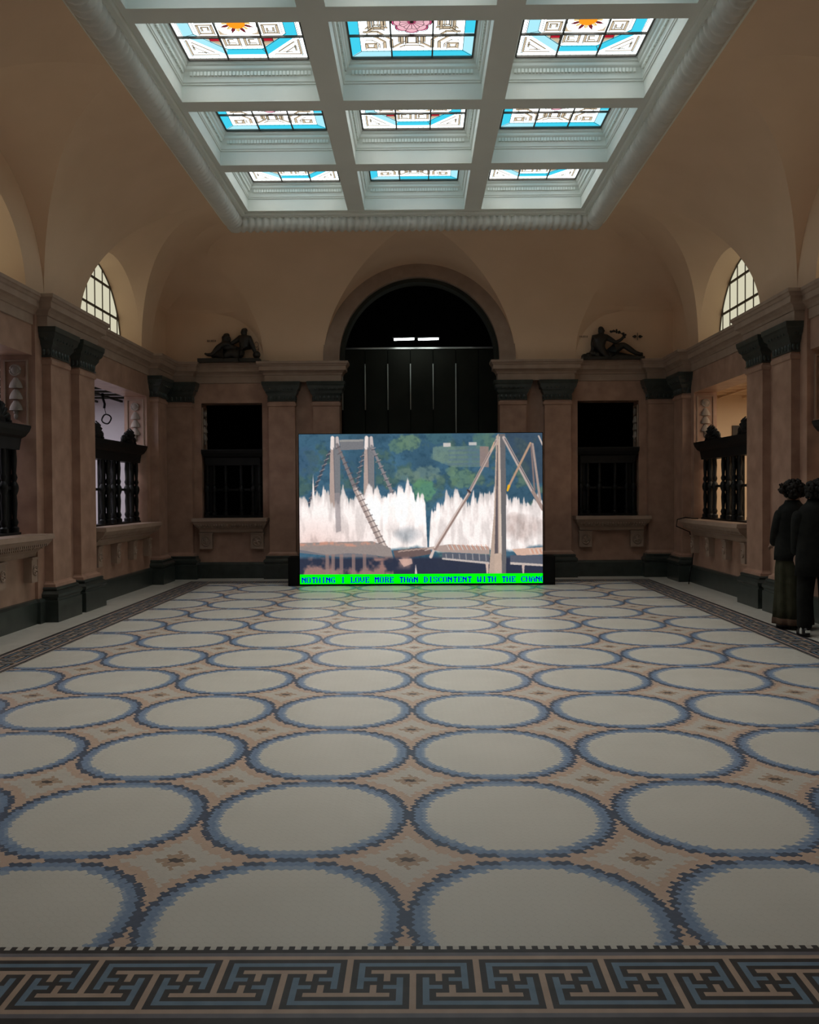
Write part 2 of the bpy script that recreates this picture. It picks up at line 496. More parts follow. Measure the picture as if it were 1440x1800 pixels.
def lunette(l, mp, nS=8):
    for sg in (-1, 1):
        rows = []
        for ph in PH:
            sj = l.D*(1-math.cos(ph)); ct = l.wj(ph)/l.w; st = math.sqrt(max(0, 1-ct*ct))
            rows.append([mp(l.c+sg*l.w*ct, sj*k/nS, l.H(sj*k/nS)*st) for k in range(nS+1)])
            last = ct
        for q in range(1, 7):
            ct = last*(1-q/6); st = math.sqrt(1-ct*ct)
            rows.append([mp(l.c+sg*l.w*ct, l.D*k/nS, l.H(l.D*k/nS)*st) for k in range(nS+1)])
        vgrid(rows)
def cove(mp, D, ivs):
    """ivs: list of functions phi -> (t0,t1)"""
    for iv in ivs:
        rows = []
        for ph in PH:
            t0, t1 = iv(ph); s = D*(1-math.cos(ph)); z = HC*math.sin(ph)
            rows.append([mp(t0+(t1-t0)*k/6, s, z) for k in range(7)])
        vgrid(rows)
gu = lambda ph: math.sin(ph)
for sx in (1, -1):
    mp = side_map(sx)
    ends = [lambda ph: YF+smooth_interp(gu(ph), TS)]
    ivs = []
    L = side_l
    ivs.append(lambda ph: (YF+smooth_interp(gu(ph), TS), L[0].c-L[0].wj(ph)))
    ivs.append(lambda ph: (L[0].c+L[0].wj(ph), L[1].c-L[1].wj(ph)))
    ivs.append(lambda ph: (L[1].c+L[1].wj(ph), L[2].c-L[2].wj(ph)))
    ivs.append(lambda ph: (L[2].c+L[2].wj(ph), YB-smooth_interp(gu(ph), TS)))
    cove(mp, DS, ivs)
    for l in L: lunette(l, mp)
for y, d in ((YB, 1), (YF, -1)):
    mp = end_map(y, d); l = end_l[0]
    cove(mp, DB, [lambda ph: (-(HX-smooth_interp(gu(ph), TB)), -l.wj(ph)), lambda ph: (l.wj(ph), HX-smooth_interp(gu(ph), TB))])
    lunette(l, mp)
# corner cells, swept between the two groins through a soft corner
for sx in (1, -1):
    for y, d in ((YB, 1), (YF, -1)):
        rows = []
        for ph in PH:
            u = gu(ph); z = HC*u
            A = Vector((HX-smooth_interp(u, TB), DB*(1-math.cos(ph))))      # (x from centre, distance from end wall)
            B = Vector((HX-DS*(1-math.cos(ph)), smooth_interp(u, TS)))
            k = max(0.0, (z-.95)/(HC-.95))
            C = Vector((HX-DS*k**1.9*.96, DB*k**1.9*.96))
            ww = math.sqrt(max(0.0, 1-(z/.95)**2))
            W1 = Vector((HX-.95-.92*ww, C.y)); W2 = Vector((C.x, .45+.45*ww))
            W1.x = min(W1.x, C.x); W1.x = max(W1.x, A.x); W2.y = min(max(W2.y, C.y), B.y)
            poly = [A, W1, C, W2, B]; row = []
            bl = min(1.0, k*2.2); bl = bl*bl*(3-2*bl)
            for g_ in range(4):
                for i in range(6 if g_ < 3 else 7):
                    t = (g_+i/6)/4
                    b_ = (1-t)**2*A+2*t*(1-t)*C+t*t*B
                    q = (poly[g_]*(1-i/6)+poly[g_+1]*(i/6)) if i < 6 else poly[4]
                    q = q*(1-bl)+b_*bl
                    row.append((XC+sx*q.x, y-d*q.y, ZS+z))
            rows.append(row)
        vgrid(rows)
# ring of wall plane between the vault and the recess, recess reveals
for sx in (1, -1):
    for l in side_l:
        n = 36; A = [PI*k/n for k in range(n+1)]
        r = l.rec
        if r < 1:
            vgrid([[(XW(sx), l.c+q*l.w*math.cos(a), ZS+q*l.h0*math.sin(a)) for a in A] for q in (r, 1)])
        vgrid([[(XW(sx, -s), l.c+r*l.w*math.cos(a), ZS+r*l.h0*math.sin(a)) for a in A] for s in (0, 0.2, 0.42)])
ceiling = struct(vb.build('ceiling', M['plaster'], fix=False))
import bmesh as _b
_bm = _b.new(); _bm.from_mesh(ceiling.data); _b.ops.remove_doubles(_bm, verts=_bm.verts, dist=2e-4); _bm.to_mesh(ceiling.data); _bm.free()
smooth_by_angle(ceiling, 12)
# ledge closing the vault behind the cornice top
# ------------------------------------------------------------------ arched side windows
M['pane'] = emit('daylit_side_pane', (0.95, 0.90, 0.66), SIDE_GLASS_E)
M['windowbar'] = noisy('window_bar', (0.07, 0.06, 0.045), (0.10, 0.085, 0.06), 9, 0.6)
wi = 0
for sx in (-1, 1):
    for l in side_l:
        if l.c < YC-1: continue
        wi += 1
        Rw, Hw = l.w*l.rec, l.h0*l.rec
        X0 = XW(sx, -0.36)
        root = empty('window_%d' % wi, (X0, l.c, ZS-0.1)); struct(root)
        m = MB(); n = 32
        m.quad([(0.012*sx, Rw*math.cos(PI*k/n), 0.1+Hw*math.sin(PI*k/n)) for k in range(n+1)])
        o = m.build('pane', M['pane'], root, fix=False)
        m = MB(); g = 0.010
        y = -Rw+0.0
        ys_ = [i*0.33-0.165 for i in range(-4, 6)]
        for yy in ys_:
            if abs(yy) < Rw-.05: m.box(-.006, .006, yy-g, yy+g, 0, 0.1+Hw*math.sqrt(1-(yy/Rw)**2))
        for zz in (0.18, 0.63, 1.08):
            hw = Rw*math.sqrt(max(0, 1-(max(zz-.1, 0)/Hw)**2)) if zz-.1 < Hw else 0
            if hw: m.box(-.010, .010, -hw, hw, zz-.018, zz+.018)
        A = [PI*k/n for k in range(n+1)]
        m.grid([[(x_, q*Rw*math.cos(a), 0.1+q*Hw*math.sin(a)) for a in A] for (x_, q) in ((-.008, .988), (.008, .988), (.008, 1.0), (-.008, 1.0), (-.008, .988))])
        m.build('frame', M['windowbar'], root)
        for yy in (-0.55, 0.35):      # small latches standing on the sill
            k = MB(); k.tube([(-.05*sx, yy, .1), (-.09*sx, yy-.05, .32)], .012, 6); k.tube([(-.05*sx, yy, .1), (-.09*sx, yy+.07, .26)], .010, 6)
            k.build('latch', M['iron'], root)

# ------------------------------------------------------------------ skylight
ZB = 6.24
CW, PXX, PYY = 1.63, 1.905, 1.915
YSK = YC+.08
xs = [XC-0.07+PXX*k for k in (-1, 0, 1)]; ys = [YSK+PYY*k for k in (-2, -1, 0, 1, 2)]
CY = 1.66
OX0, OX1 = xs[0]-CW/2-.07, xs[-1]+CW/2+.07; OY0, OY1 = ys[0]-CY/2-.07, ys[-1]+CY/2+.07
sk = MB()
xe = [OX0]+[e for x in xs for e in (x-CW/2, x+CW/2)]+[OX1]
ye = [OY0]+[e for y in ys for e in (y-CY/2, y+CY/2)]+[OY1]
for i in range(len(xe)-1):
    for j in range(len(ye)-1):
        if i % 2 and j % 2: continue
        sk.quad([(xe[i], ye[j], ZB), (xe[i+1], ye[j], ZB), (xe[i+1], ye[j+1], ZB), (xe[i], ye[j+1], ZB)])
# perimeter steps out to the vault
def ringloft(m, prof, x0, x1, y0, y1):
    m.grid([[(x0-o, y0-o, z), (x1+o, y0-o, z), (x1+o, y1+o, z), (x0-o, y1+o, z)] for o, z in prof], closed=True)
ringloft(sk, [(0, ZB), (0, ZB-.025), (.015, ZB-.04), (.06, ZB-.04), (.07, ZB-.06), (.10, ZB-.065), (.10, ZB-.02), (.30, ZB-.02), (.30, 6.12), (.36, 6.12), (.44, 6.16), (.75, 6.2)], OX0, OX1, OY0, OY1)
struct(sk.build('trim_6', M['white']))
# leafy roll moulding
rope = MB()
def ropeside(p, q):
    p = Vector(p); q = Vector(q); L = (q-p).length; nb = round(L/0.118); d = (q-p)/L
    side = Vector((-d.y, d.x, 0)); rows = []
    for i in range(nb*6+1):
        s = L*i/(nb*6); row = []
        for k in range(16):
            a = 2*PI*k/16
            f = abs(math.sin(PI*s/0.118*(L/0.118/nb)**0*1.0+0.9*math.cos(a)))
            r = 0.105+0.045*f
            row.append(p+d*s+side*(r*math.cos(a))+Vector((0, 0, r*math.sin(a))))
        rows.append(row)
    rope.grid(rows, closed=True)
g = 0.20; Zr = 6.125
c4 = [(OX0-g, OY0-g, Zr), (OX1+g, OY0-g, Zr), (OX1+g, OY1+g, Zr), (OX0-g, OY1+g, Zr)]
for a, b in zip(c4, c4[1:]+c4[:1]): ropeside(a, b)
for c in c4: rope.ball(c, 0.155, 12)
M['shadewhite'] = noisy('shaded_white_paint', (0.58, 0.575, 0.53), (0.66, 0.65, 0.60), 3, 0.5)  # white paint made darker because the roll moulding is less lit
struct(rope.build('trim_7', M['shadewhite'], smooth=True, fix=False))
# coffer linings
cf = MB()
for x in xs:
    for y in ys:
        cf.grid([[(x-CW/2+o, y-CY/2+o, z), (x+CW/2-o, y-CY/2+o, z), (x+CW/2-o, y+CY/2-o, z), (x-CW/2+o, y+CY/2-o, z)] for o, z in
                 [(0, ZB), (0, ZB+.19), (.012, ZB+.195), (.012, ZB+.21), (.022, ZB+.22), (.028, ZB+.285), (.045, ZB+.33), (.065, ZB+.35), (.07, ZB+.36), (.07, ZB+.385),
                  (.09, ZB+.40), (.10, ZB+.43), (.115, ZB+.44), (.115, ZB+.47)]], closed=True)
        for k in range(34):       # little leaf ornaments under the glass
            t = -CY/2+.1+(CY-.2)*(k+.5)/34
            for sg in (-1, 1):
                cf.box(x+sg*(CW/2-.028), x+sg*(CW/2-.052), y+t-.014, y+t+.014, ZB+.285, ZB+.33)
                tx = t*CW/CY
                cf.box(x+tx-.014, x+tx+.014, y+sg*(CY/2-.028), y+sg*(CY/2-.052), ZB+.285, ZB+.33)
struct(cf.build('trim_8', M['white'], fix=False))

# stained glass, two designs: pieces of coloured glass laid in slightly different depths
G = {}
def gm(n, c, k=1.0):
    m = emit('glass_'+n, c, GLASS_E*k); nt = m.node_tree; G[n] = m
    if n != 'white': return
         # white glass glows with daylight and lets the added lamp shine through
    out = [x for x in nt.nodes if x.type == 'OUTPUT_MATERIAL'][0]; em_ = [x for x in nt.nodes if x.type == 'EMISSION'][0]
    tr = nt.nodes.new('ShaderNodeBsdfTransparent'); mx = max(c); tr.inputs[0].default_value = (.78, .78, .78)+(1,)
    ad = nt.nodes.new('ShaderNodeAddShader'); nt.links.new(em_.outputs[0], ad.inputs[0]); nt.links.new(tr.outputs[0], ad.inputs[1]); nt.links.new(ad.outputs[0], out.inputs[0])
gm('white', (0.86, 0.97, 1.0), 1.0); gm('beige', (0.22, 0.175, 0.12), 1); gm('pale', (0.34, 0.30, 0.25), 1)
gm('turq', (0.02, 0.23, 0.31), 1); gm('lblue', (0.15, 0.30, 0.34), 1); gm('red', (0.45, 0.015, 0.03), 0.33)
gm('orange', (0.95, 0.30, 0.015), 0.42); gm('yellow', (1.0, 0.72, 0.30), 0.40); gm('pink', (0.85, 0.48, 0.55), 0.37); gm('rose', (0.72, 0.10, 0.25), 0.33); gm('maroon', (0.25, 0.03, 0.04), 0.28)
M['lead'] = noisy('lead', (0.07, 0.06, 0.05), (0.09, 0.08, 0.07), 9, 0.6)
# extra unseen lamp added above each panel to brighten the hall
for _x in xs:
    for _y in ys:
        _l = area('added_downlight', (_x, _y, ZB+.54), (0, 0, 0), 1.35, 1.38, DOWNLIGHT_W, (1.0, 0.90, 0.81)); _l.data.spread = math.radians(84)
GS = 1.40
class Pane:
    def __init__(s, sx, sy): s.m = MB(); s.l = MB(); s.sx = sx; s.sy = sy
    def P(s, u, v, z): return ((u-.5)*s.sx, (v-.5)*s.sy, z)
    def poly(s, pts, mat, lay): s.m.quad([s.P(u, v, -.0012*lay) for u, v in pts], G[mat])
    def lead(s, pts, w=.0048, closed=False, lay=9):
        pts = list(pts)+([pts[0]] if closed else [])
        for (a, b), (c, d) in zip(pts, pts[1:]):
            e = Vector((c-a, d-b)); L = e.length
            if L < 1e-6: continue
            n = Vector((-e.y, e.x))/L*w*.5; e = e/L*w*.5
            q = [(a-e.x+n.x, b-e.y+n.y), (c+e.x+n.x, d+e.y+n.y), (c+e.x-n.x, d+e.y-n.y), (a-e.x-n.x, b-e.y-n.y)]
            s.l.quad([s.P(u, v, -.0012*lay) for u, v in q])
    def strip(s, pts, w, mat, lay, lead=True, closed=False):
        pts = [Vector(p) for p in pts]; n = len(pts)
        off = lambda d: offset_path([tuple(p) for p in pts], d, closed)
        A, B = off(w/2), off(-w/2)
        rng = range(n if closed else n-1)
        for i in rng:
            j = (i+1) % n
            s.poly([A[i], A[j], B[j], B[i]], mat if isinstance(mat, str) else mat[i % len(mat)], lay)
        if lead:
            s.lead([tuple(a) for a in A], closed=closed); s.lead([tuple(b) for b in B], closed=closed)
            for i in range(n): s.lead([tuple(A[i]), tuple(B[i])])
    def ticks(s, a, b, w, n):
        a = Vector(a); b = Vector(b); e = (b-a); nn = Vector((-e.y, e.x)).normalized()*w/2
        for k in range(1, n): p = a+e*k/n; s.lead([tuple(p+nn), tuple(p-nn)], .0025)
def rect(a, b, c, d): return [(a, c), (b, c), (b, d), (a, d)]
def sym4(fn):
    for fx in (0, 1):
        for fy in (0, 1):
            T = lambda u, v: (1-u if fx else u, 1-v if fy else v)
            fn(T)
def design_border():        # blue frame, beige key work, pink rosette
    p = Pane(GS, GS+.03)
    p.poly(rect(0, 1, 0, 1), 'white', 0)
    cols = {}
    b = .085
    for k in range(4):
        R = [lambda u, v: (u, v), lambda u, v: (1-v, u), lambda u, v: (1-u, 1-v), lambda u, v: (v, 1-u)][k]
        for i in range(3):
            a0, a1 = i/3, (i+1)/3
            q0 = a0 if i else b; q1 = a1 if i < 2 else 1-b
            mt = 'lblue' if (k, i) in ((0, 0), (2, 2), (1, 2)) else 'turq'
            p.poly([R(a0, 0), R(a1, 0), R(q1, b), R(q0, b)], mt, 1)
        p.lead([R(0, 0), R(b, b)])
        for j in range(18): p.lead([R(b+(1-2*b)*j/18, b), R(b+(1-2*b)*j/18, b+.022)], .0025)
    p.lead(rect(b, 1-b, b, 1-b), closed=True); p.lead(rect(b+.022, 1-b-.022, b+.022, 1-b-.022), .0025, True)
    def corner(T):
        f = lambda pts: [T(u, v) for u, v in pts]
        p.strip(f(rect(.135, .205, .13, .19)), .027, 'beige', 2, closed=True)
        p.strip(f([(.115, .30), (.20, .30), (.28, .22), (.28, .12)]), .027, 'beige', 2)
        p.strip(f([(.115, .36), (.23, .36), (.335, .25), (.335, .13)]), .027, 'beige', 2)
        p.strip(f([(.13, .245), (.18, .245), (.235, .19), (.235, .13)]), .014, 'pale', 2)
    sym4(corner)
    for k in range(4):
        R = [lambda u, v: (u, v), lambda u, v: (1-v, u), lambda u, v: (1-u, 1-v), lambda u, v: (v, 1-u)][k]
        f = lambda pts: [R(u, v) for u, v in pts]
        p.strip(f([(.345, .135), (.42, .20), (.42, .31)]), .027, 'beige', 3)
        p.strip(f([(.655, .135), (.58, .20), (.58, .31)]), .027, 'beige', 3)
        p.strip(f([(.40, .135), (.44, .165), (.56, .165), (.60, .135)]), .018, 'beige', 3)
        p.strip(f(rect(.455, .545, .20, .29)), .02, 'beige', 3, closed=True)
        for s in (-1, 1):
            c = .5+s*.235
            p.strip(f(rect(c-.045, c+.045, .40-.16*0, .46)), .018, 'beige', 2, closed=True) if k in (1, 3) else None
    for (c, d) in ((.22, .5), (.78, .5)):
        p.strip(rect(c-.05, c+.05, d-.10, d+.10), .027, 'beige', 2, closed=True)
        p.strip(rect(c-.02, c+.02, d-.05, d+.05), .014, 'pale', 3, closed=True)
    # rosette
    def petal(R0, R1, n, mat, lay, ph=0):
        for i in range(n):
            a = 2*PI*i/n+ph; h = PI/n
            pts = [(.5+R0*math.cos(a-h), .5+R0*math.sin(a-h))]
            for t in (-1, -.6, -.2, .2, .6, 1):
                rr = R1*(1-.13*t*t); pts.append((.5+rr*math.cos(a+h*t), .5+rr*math.sin(a+h*t)))
            pts.append((.5+R0*math.cos(a+h), .5+R0*math.sin(a+h)))
            p.poly(pts, mat, lay); p.lead(pts[1:-1], .005 if lay > 4 else .008); p.lead([pts[0], pts[1]])
    petal(.0, .158, 8, 'rose', 4); petal(.0, .142, 8, 'pink', 5); petal(.0, .10, 8, 'pink', 6, PI/8)
    p.poly([(.5+.034*math.cos(2*PI*k/12), .5+.034*math.sin(2*PI*k/12)) for k in range(12)], 'rose', 7)
    return p
def design_sun():           # turquoise octagon, fretwork corners, orange sun
    p = Pane(GS, GS+.03)
    p.poly(rect(0, 1, 0, 1), 'white', 0)
    p.lead(rect(.035, .965, .035, .965), closed=True)
    for k in range(4):
        R = [lambda u, v: (u, v), lambda u, v: (1-v, u), lambda u, v: (1-u, 1-v), lambda u, v: (v, 1-u)][k]
        for j in range(20): p.lead([R(j/20, 0), R(j/20, .035)], .0025)
        f = lambda pts: [R(u, v) for u, v in pts]
        # octagon band
        c = .325; w0, w1 = .045, .135
        d = w1*.414
        p.poly(f([(c, w0), (1-c, w0), (1-c-d*.6, w1), (c+d*.6, w1)]), 'turq' if k in (1, 2) else 'lblue', 1)
        p.poly(f([(w0, c), (c, w0), (c+d*.6, w1), (w1, c+d*.6)]), 'turq' if k != 3 else 'lblue', 1)
        p.lead(f([(c, w0), (1-c, w0)])); p.lead(f([(w0, c), (c, w0)])); p.lead(f([(w1, c+d*.6), (c+d*.6, w1), (1-c-d*.6, w1)]))
        p.lead(f([(c, w0), (c+d*.6, w1)]))
        # corner triangle fretwork
        p.strip(f([(.05, .27), (.05, .05), (.27, .05)]), .016, 'beige', 2)
        p.strip(f([(.085, .235), (.235, .085)]), .016, 'beige', 2)
        p.strip(f([(.085, .17), (.17, .085)]), .012, 'beige', 2)
        p.strip(f([(.085, .10), (.085, .19)]), .012, 'beige', 2); p.strip(f([(.12, .085), (.20, .085)]), .012, 'beige', 2)
        # fret panels
        for (x0, x1) in ((.36, .475), (.525, .64)):
            p.strip(f(rect(x0, x1, .19, .30)), .02, 'beige', 2, closed=True)
            p.strip(f([(x0+.03, .22), (x1-.03, .22), (x1-.03, .27), (x0+.04, .27)]), .014, 'beige', 2)
        p.lead(f([(.36, .16), (.64, .16)])); p.lead(f([(.36, .325), (.64, .325)]))
        for j in range(8): p.lead(f([(.36+.28*j/7, .137), (.36+.28*j/7, .16)]), .0025)
        # red squares and their beige field
        p.poly(f([(.165, .325), (.33, .325), (.33, .165)]), 'beige', 1); p.lead(f([(.165, .325), (.33, .325), (.33, .165)]), closed=True)
        p.poly(f(rect(.25, .325, .245, .32)), 'red', 3); p.lead(f(rect(.25, .325, .245, .32)), closed=True)
        # corner wedges round the sun
        p.poly(f([(.34, .34), (.43, .34), (.36, .37), (.34, .43)]), 'beige', 2)
    R0, R1, R2 = .07, .115, .158
    n = 16
    circ = [(.5+R2*math.cos(2*PI*k/32), .5+R2*math.sin(2*PI*k/32)) for k in range(32)]
    p.poly(circ, 'white', 3); p.lead(circ, closed=True)
    for i in range(n):
        a = 2*PI*i/n; h = PI/n
        tip = (.5+R2*.93*math.cos(a), .5+R2*.93*math.sin(a)) if i % 2 else (.5+R1*math.cos(a), .5+R1*math.sin(a))
        pts = [(.5+R0*math.cos(a-h), .5+R0*math.sin(a-h)), (.5+R1*.9*math.cos(a-h*.8), .5+R1*.9*math.sin(a-h*.8)), tip,
               (.5+R1*.9*math.cos(a+h*.8), .5+R1*.9*math.sin(a+h*.8)), (.5+R0*math.cos(a+h), .5+R0*math.sin(a+h))]
        p.poly(pts, 'maroon' if i % 2 else 'yellow', 4)
        p.lead([pts[0], tip], .003); p.lead([pts[-1], tip], .003)
    p.poly([(.5+R0*1.02*math.cos(2*PI*k/20), .5+R0*1.02*math.sin(2*PI*k/20)) for k in range(20)], 'orange', 6)
    return p
def glass_panel(p, lab):
    root = empty('stained_glass_panel', (0, 0, 0))
    p.m.build('glass', None, root, fix=False)
    p.l.build('lead_line', M['lead'], root, fix=False)
    b = MB(); h = GS/2; hy = (GS+.03)/2; t = .009
    for k in range(4):
        u = -h+GS*k/3; b.box(u-t, u+t, -hy, hy, -.03, -.012)
        v = -hy+2*hy*k/3; b.box(-h, h, v-t, v+t, -.036, -.013)
    b.build('glazing_bar', M['lead'], root)
    return root
pB = glass_panel(design_border(), ''); pS = glass_panel(design_sun(), '')
used = {0: False, 1: False}
coln = ['left', 'middle', 'right']; rown = ['first', 'second', 'third', 'fourth', 'fifth']
for j, y in enumerate(ys):
    for i, x in enumerate(xs):
        d = (i+j+1) % 2      # row nearest the camera in view (j=2): sun, border, sun
        src = pS if d == 1 else pB
        if used[d]: o = copy_tree(src)
        else: o = src; used[d] = True
        o.location = (x, y, ZB+.46)
        what = 'stained glass with octagon and orange sun' if d == 1 else 'stained glass with blue frame and rosette'
        rw = {4: 'far row', 3: 'second row from far end', 2: 'third row from far end',
              1: 'fourth row from far end', 0: 'row nearest the entrance'}[j]
        tag(o, '%s, %s column, %s' % (what, coln[i], rw), 'stained glass', 'stained glass panels of the skylight')

# ------------------------------------------------------------------ pilasters
def rect_loft(m, prof, x0, x1, y0, y1, mat=None):
    """box loft: prof (z, grow); the back (y1) stays put"""
    m.grid([[(x0-g_, y0-g_, z), (x1+g_, y0-g_, z), (x1+g_, y1, z), (x0-g_, y1, z)] for z, g_ in prof], mat, closed=True)
    z, g_ = prof[-1]; m.quad([(x0-g_, y0-g_, z), (x1+g_, y0-g_, z), (x1+g_, y1, z), (x0-g_, y1, z)], mat)
    z, g_ = prof[0]; m.quad([(x0-g_, y1, z), (x1+g_, y1, z), (x1+g_, y0-g_, z), (x0-g_, y0-g_, z)], mat)
def make_pilaster(W, D, back=-0.001):
    root = empty('pilaster')
    h = W/2
    m = MB()
    rect_loft(m, [(.44, .045), (.475, .04), (.49, .012), (.51, .0), (3.27, 0), (3.28, .018), (3.31, .022), (3.33, .022), (3.34, .004), (3.37, 0)], -h, h, -D, back)
    m.build('shaft', M['marble'], root)
    m = MB()
    rect_loft(m, [(0, .10), (.27, .10), (.275, .085), (.30, .085), (.325, .105), (.355, .105), (.385, .075), (.40, .06), (.405, .07), (.425, .07), (.44, .055)], -h, h, -D, back)
    m.build('base', M['green'], root)
    m = MB()
    rect_loft(m, [(3.365, .0), (3.37, .02), (3.385, .02), (3.39, .008), (3.47, .012), (3.50, .03), (3.53, .05), (3.55, .05), (3.57, .055), (3.60, .085), (3.64, .095), (3.66, .10), (3.67, .11), (3.735, .115)], -h, h, -D, back)
    n = max(5, round(W/.085))
    for k in range(n):          # upright leaves and the egg row above them
        u = -h+W*(k+.5)/n
        m.ball((u, -D-.012, 3.43), .034, 8, sq=(.75, .5, 1.25))
        m.ball((u, -D-.075, 3.60), .026, 8, sq=(.9, .7, 1.1))
    nd = max(2, round(D/.085))
    for k in range(nd):
        v = -D*(k+.5)/nd
        for s in (-1, 1):
            m.ball((s*(h+.012), v, 3.43), .034, 8, sq=(.5, .75, 1.25)); m.ball((s*(h+.075), v, 3.60), .026, 8, sq=(.7, .9, 1.1))
    smooth_by_angle(m.build('capital', M['green'], root), 40)
    return root
pil = make_pilaster(.55, .11); pil2 = make_pilaster(.50, .15)
for o in (pil, pil2): o.location = (0, -50, 0)
def place(src, x, y, rz, label, group='pilasters of the hall', first=[]):
    o = src if src.name not in first else copy_tree(src)
    first.append(src.name)
    o.location = (x, y, 0); o.rotation_euler = (0, 0, rz)
    tag(o, label, 'pilaster', group); return o
for sx, nm in ((-1, 'left'), (1, 'right')):
    rz = PI/2 if sx > 0 else -PI/2
    rz = -rz
    # local -y must point into the room: for the left wall into +x
    rz = PI/2 if sx < 0 else -PI/2
    place(pil, XW(sx, .04), YC+1.89, rz, 'nearer pink marble pilaster of the pair on the %s wall' % nm)
    place(pil, XW(sx, .04), YC+2.78, rz, 'farther pink marble pilaster of the pair on the %s wall' % nm)
    place(pil2, XW(sx), YB-.80, rz, 'shaded marble pilaster at the far end of the %s wall' % nm)
    place(pil2, XC+sx*(HX-.26), YB, 0, 'dim marble pilaster on the back wall in the %s corner' % nm)
    place(pil2, XC+sx*2.62, YB, 0, 'pink marble pilaster between screen and dark opening, %s side' % nm)
    place(pil2, XC+sx*1.77, YB, 0, 'marble pilaster half hidden by screen, %s of the black archway' % nm)

# ------------------------------------------------------------------ counter shelves
def make_shelf(L, nb, D=.30, ribs=True, z=1.10, bw=.15, bspan=None):
    root = empty('counter_shelf')
    m = MB(); h = L/2
    prof = [(z+.03, 0.02), (z+.03, D), (z-.03, D+.005), (z-.035, D-.02), (z-.06, D-.03), (z-.10, D-.06), (z-.15, D-.13), (z-.18, D-.17), (z-.19, D-.18), (z-.24, D-.19), (z-.25, .06), (z-.25, 0.0)]
    # ends step in following the moulding
    rows = []
    for zz, d in prof:
        e = (D-d)*.55
        rows.append([(-h+e, 0.06, zz), (-h+e, -d, zz), (h-e, -d, zz), (h-e, 0.06, zz)])
    m.grid(rows, closed=False); m.grid([[r[3], r[0]] for r in rows]); m.quad(rows[0]); m.quad(rows[-1][::-1])
    m.build('shelf', M['marble2'], root)
    if ribs:
        m = MB(); n = int(L/.055)
        for k in range(n):
            u = -h+.09+(L-.18)*(k+.5)/n
            m.box(u-.012, u+.012, -(D-.045), -(D-.14), z-.115, z-.085)
            m.box(u-.012, u+.012, -(D-.10), -(D-.20), z-.15, z-.115)
        m.build('carved_rib', M['marble2'], root)
    bspan = bspan or L-.45
    for k in range(nb):
        u = -bspan/2+bspan*k/(nb-1)
        m = MB(); m.box(u-bw/2, u+bw/2, -.10, .04, z-.56, z-.25); m.box(u-bw/2-.012, u+bw/2+.012, -.115, .04, z-.28, z-.25)
        b = m.build('bracket', M['marble2'], root)
        m = MB()
        rr = bw*.32
        m.tube([(u+rr*math.cos(a), -.106, z-.41+rr*1.15*math.sin(a)) for a in [2*PI*i/20 for i in range(20)]], .012, 6, closed=True)
        m.ball((u, -.10, z-.41), rr*.55, 10, sq=(1, .7, 1.1))
        for i in range(5):
            a = 2*PI*i/5; m.ball((u+rr*.55*math.cos(a), -.103, z-.41+rr*.6*math.sin(a)), rr*.3, 6)
        m.build('rosette', M['marble2'], b, smooth=True)
    return root
def put_at(o, x, y, rz): o.location = (x, y, 0); o.rotation_euler = (0, 0, rz); return o
SHELF_B = make_shelf(2.69, 4, bspan=2.30, D=.26)
put_at(SHELF_B, XW(-1), 13.575, PI/2); tag(SHELF_B, 'carved stone counter shelf on four brackets under far left opening', 'shelf', 'counter shelves')
s2 = put_at(copy_tree(SHELF_B), XW(1), 13.575, -PI/2); tag(s2, 'carved stone counter shelf on four brackets under far right opening', 'shelf', 'counter shelves')
SHELF_A = make_shelf(2.82, 4, bspan=2.40, D=.26)
put_at(SHELF_A, XW(-1), YC, PI/2); tag(SHELF_A, 'nearer stone counter shelf cut by the left edge of the picture', 'shelf', 'counter shelves')
s3 = put_at(copy_tree(SHELF_A), XW(1), YC, -PI/2); tag(s3, 'nearer right stone counter shelf beyond the two standing people', 'shelf', 'counter shelves')
SHELF_C = make_shelf(1.42, 2, z=1.13, bw=.24, bspan=.98)
put_at(SHELF_C, XC-3.61, YB, 0); tag(SHELF_C, 'short stone shelf on two brackets, back wall left of screen', 'shelf', 'counter shelves')
s4 = put_at(copy_tree(SHELF_C), XC+3.64, YB, 0); tag(s4, 'short stone shelf on two brackets, back wall right of screen', 'shelf', 'counter shelves')

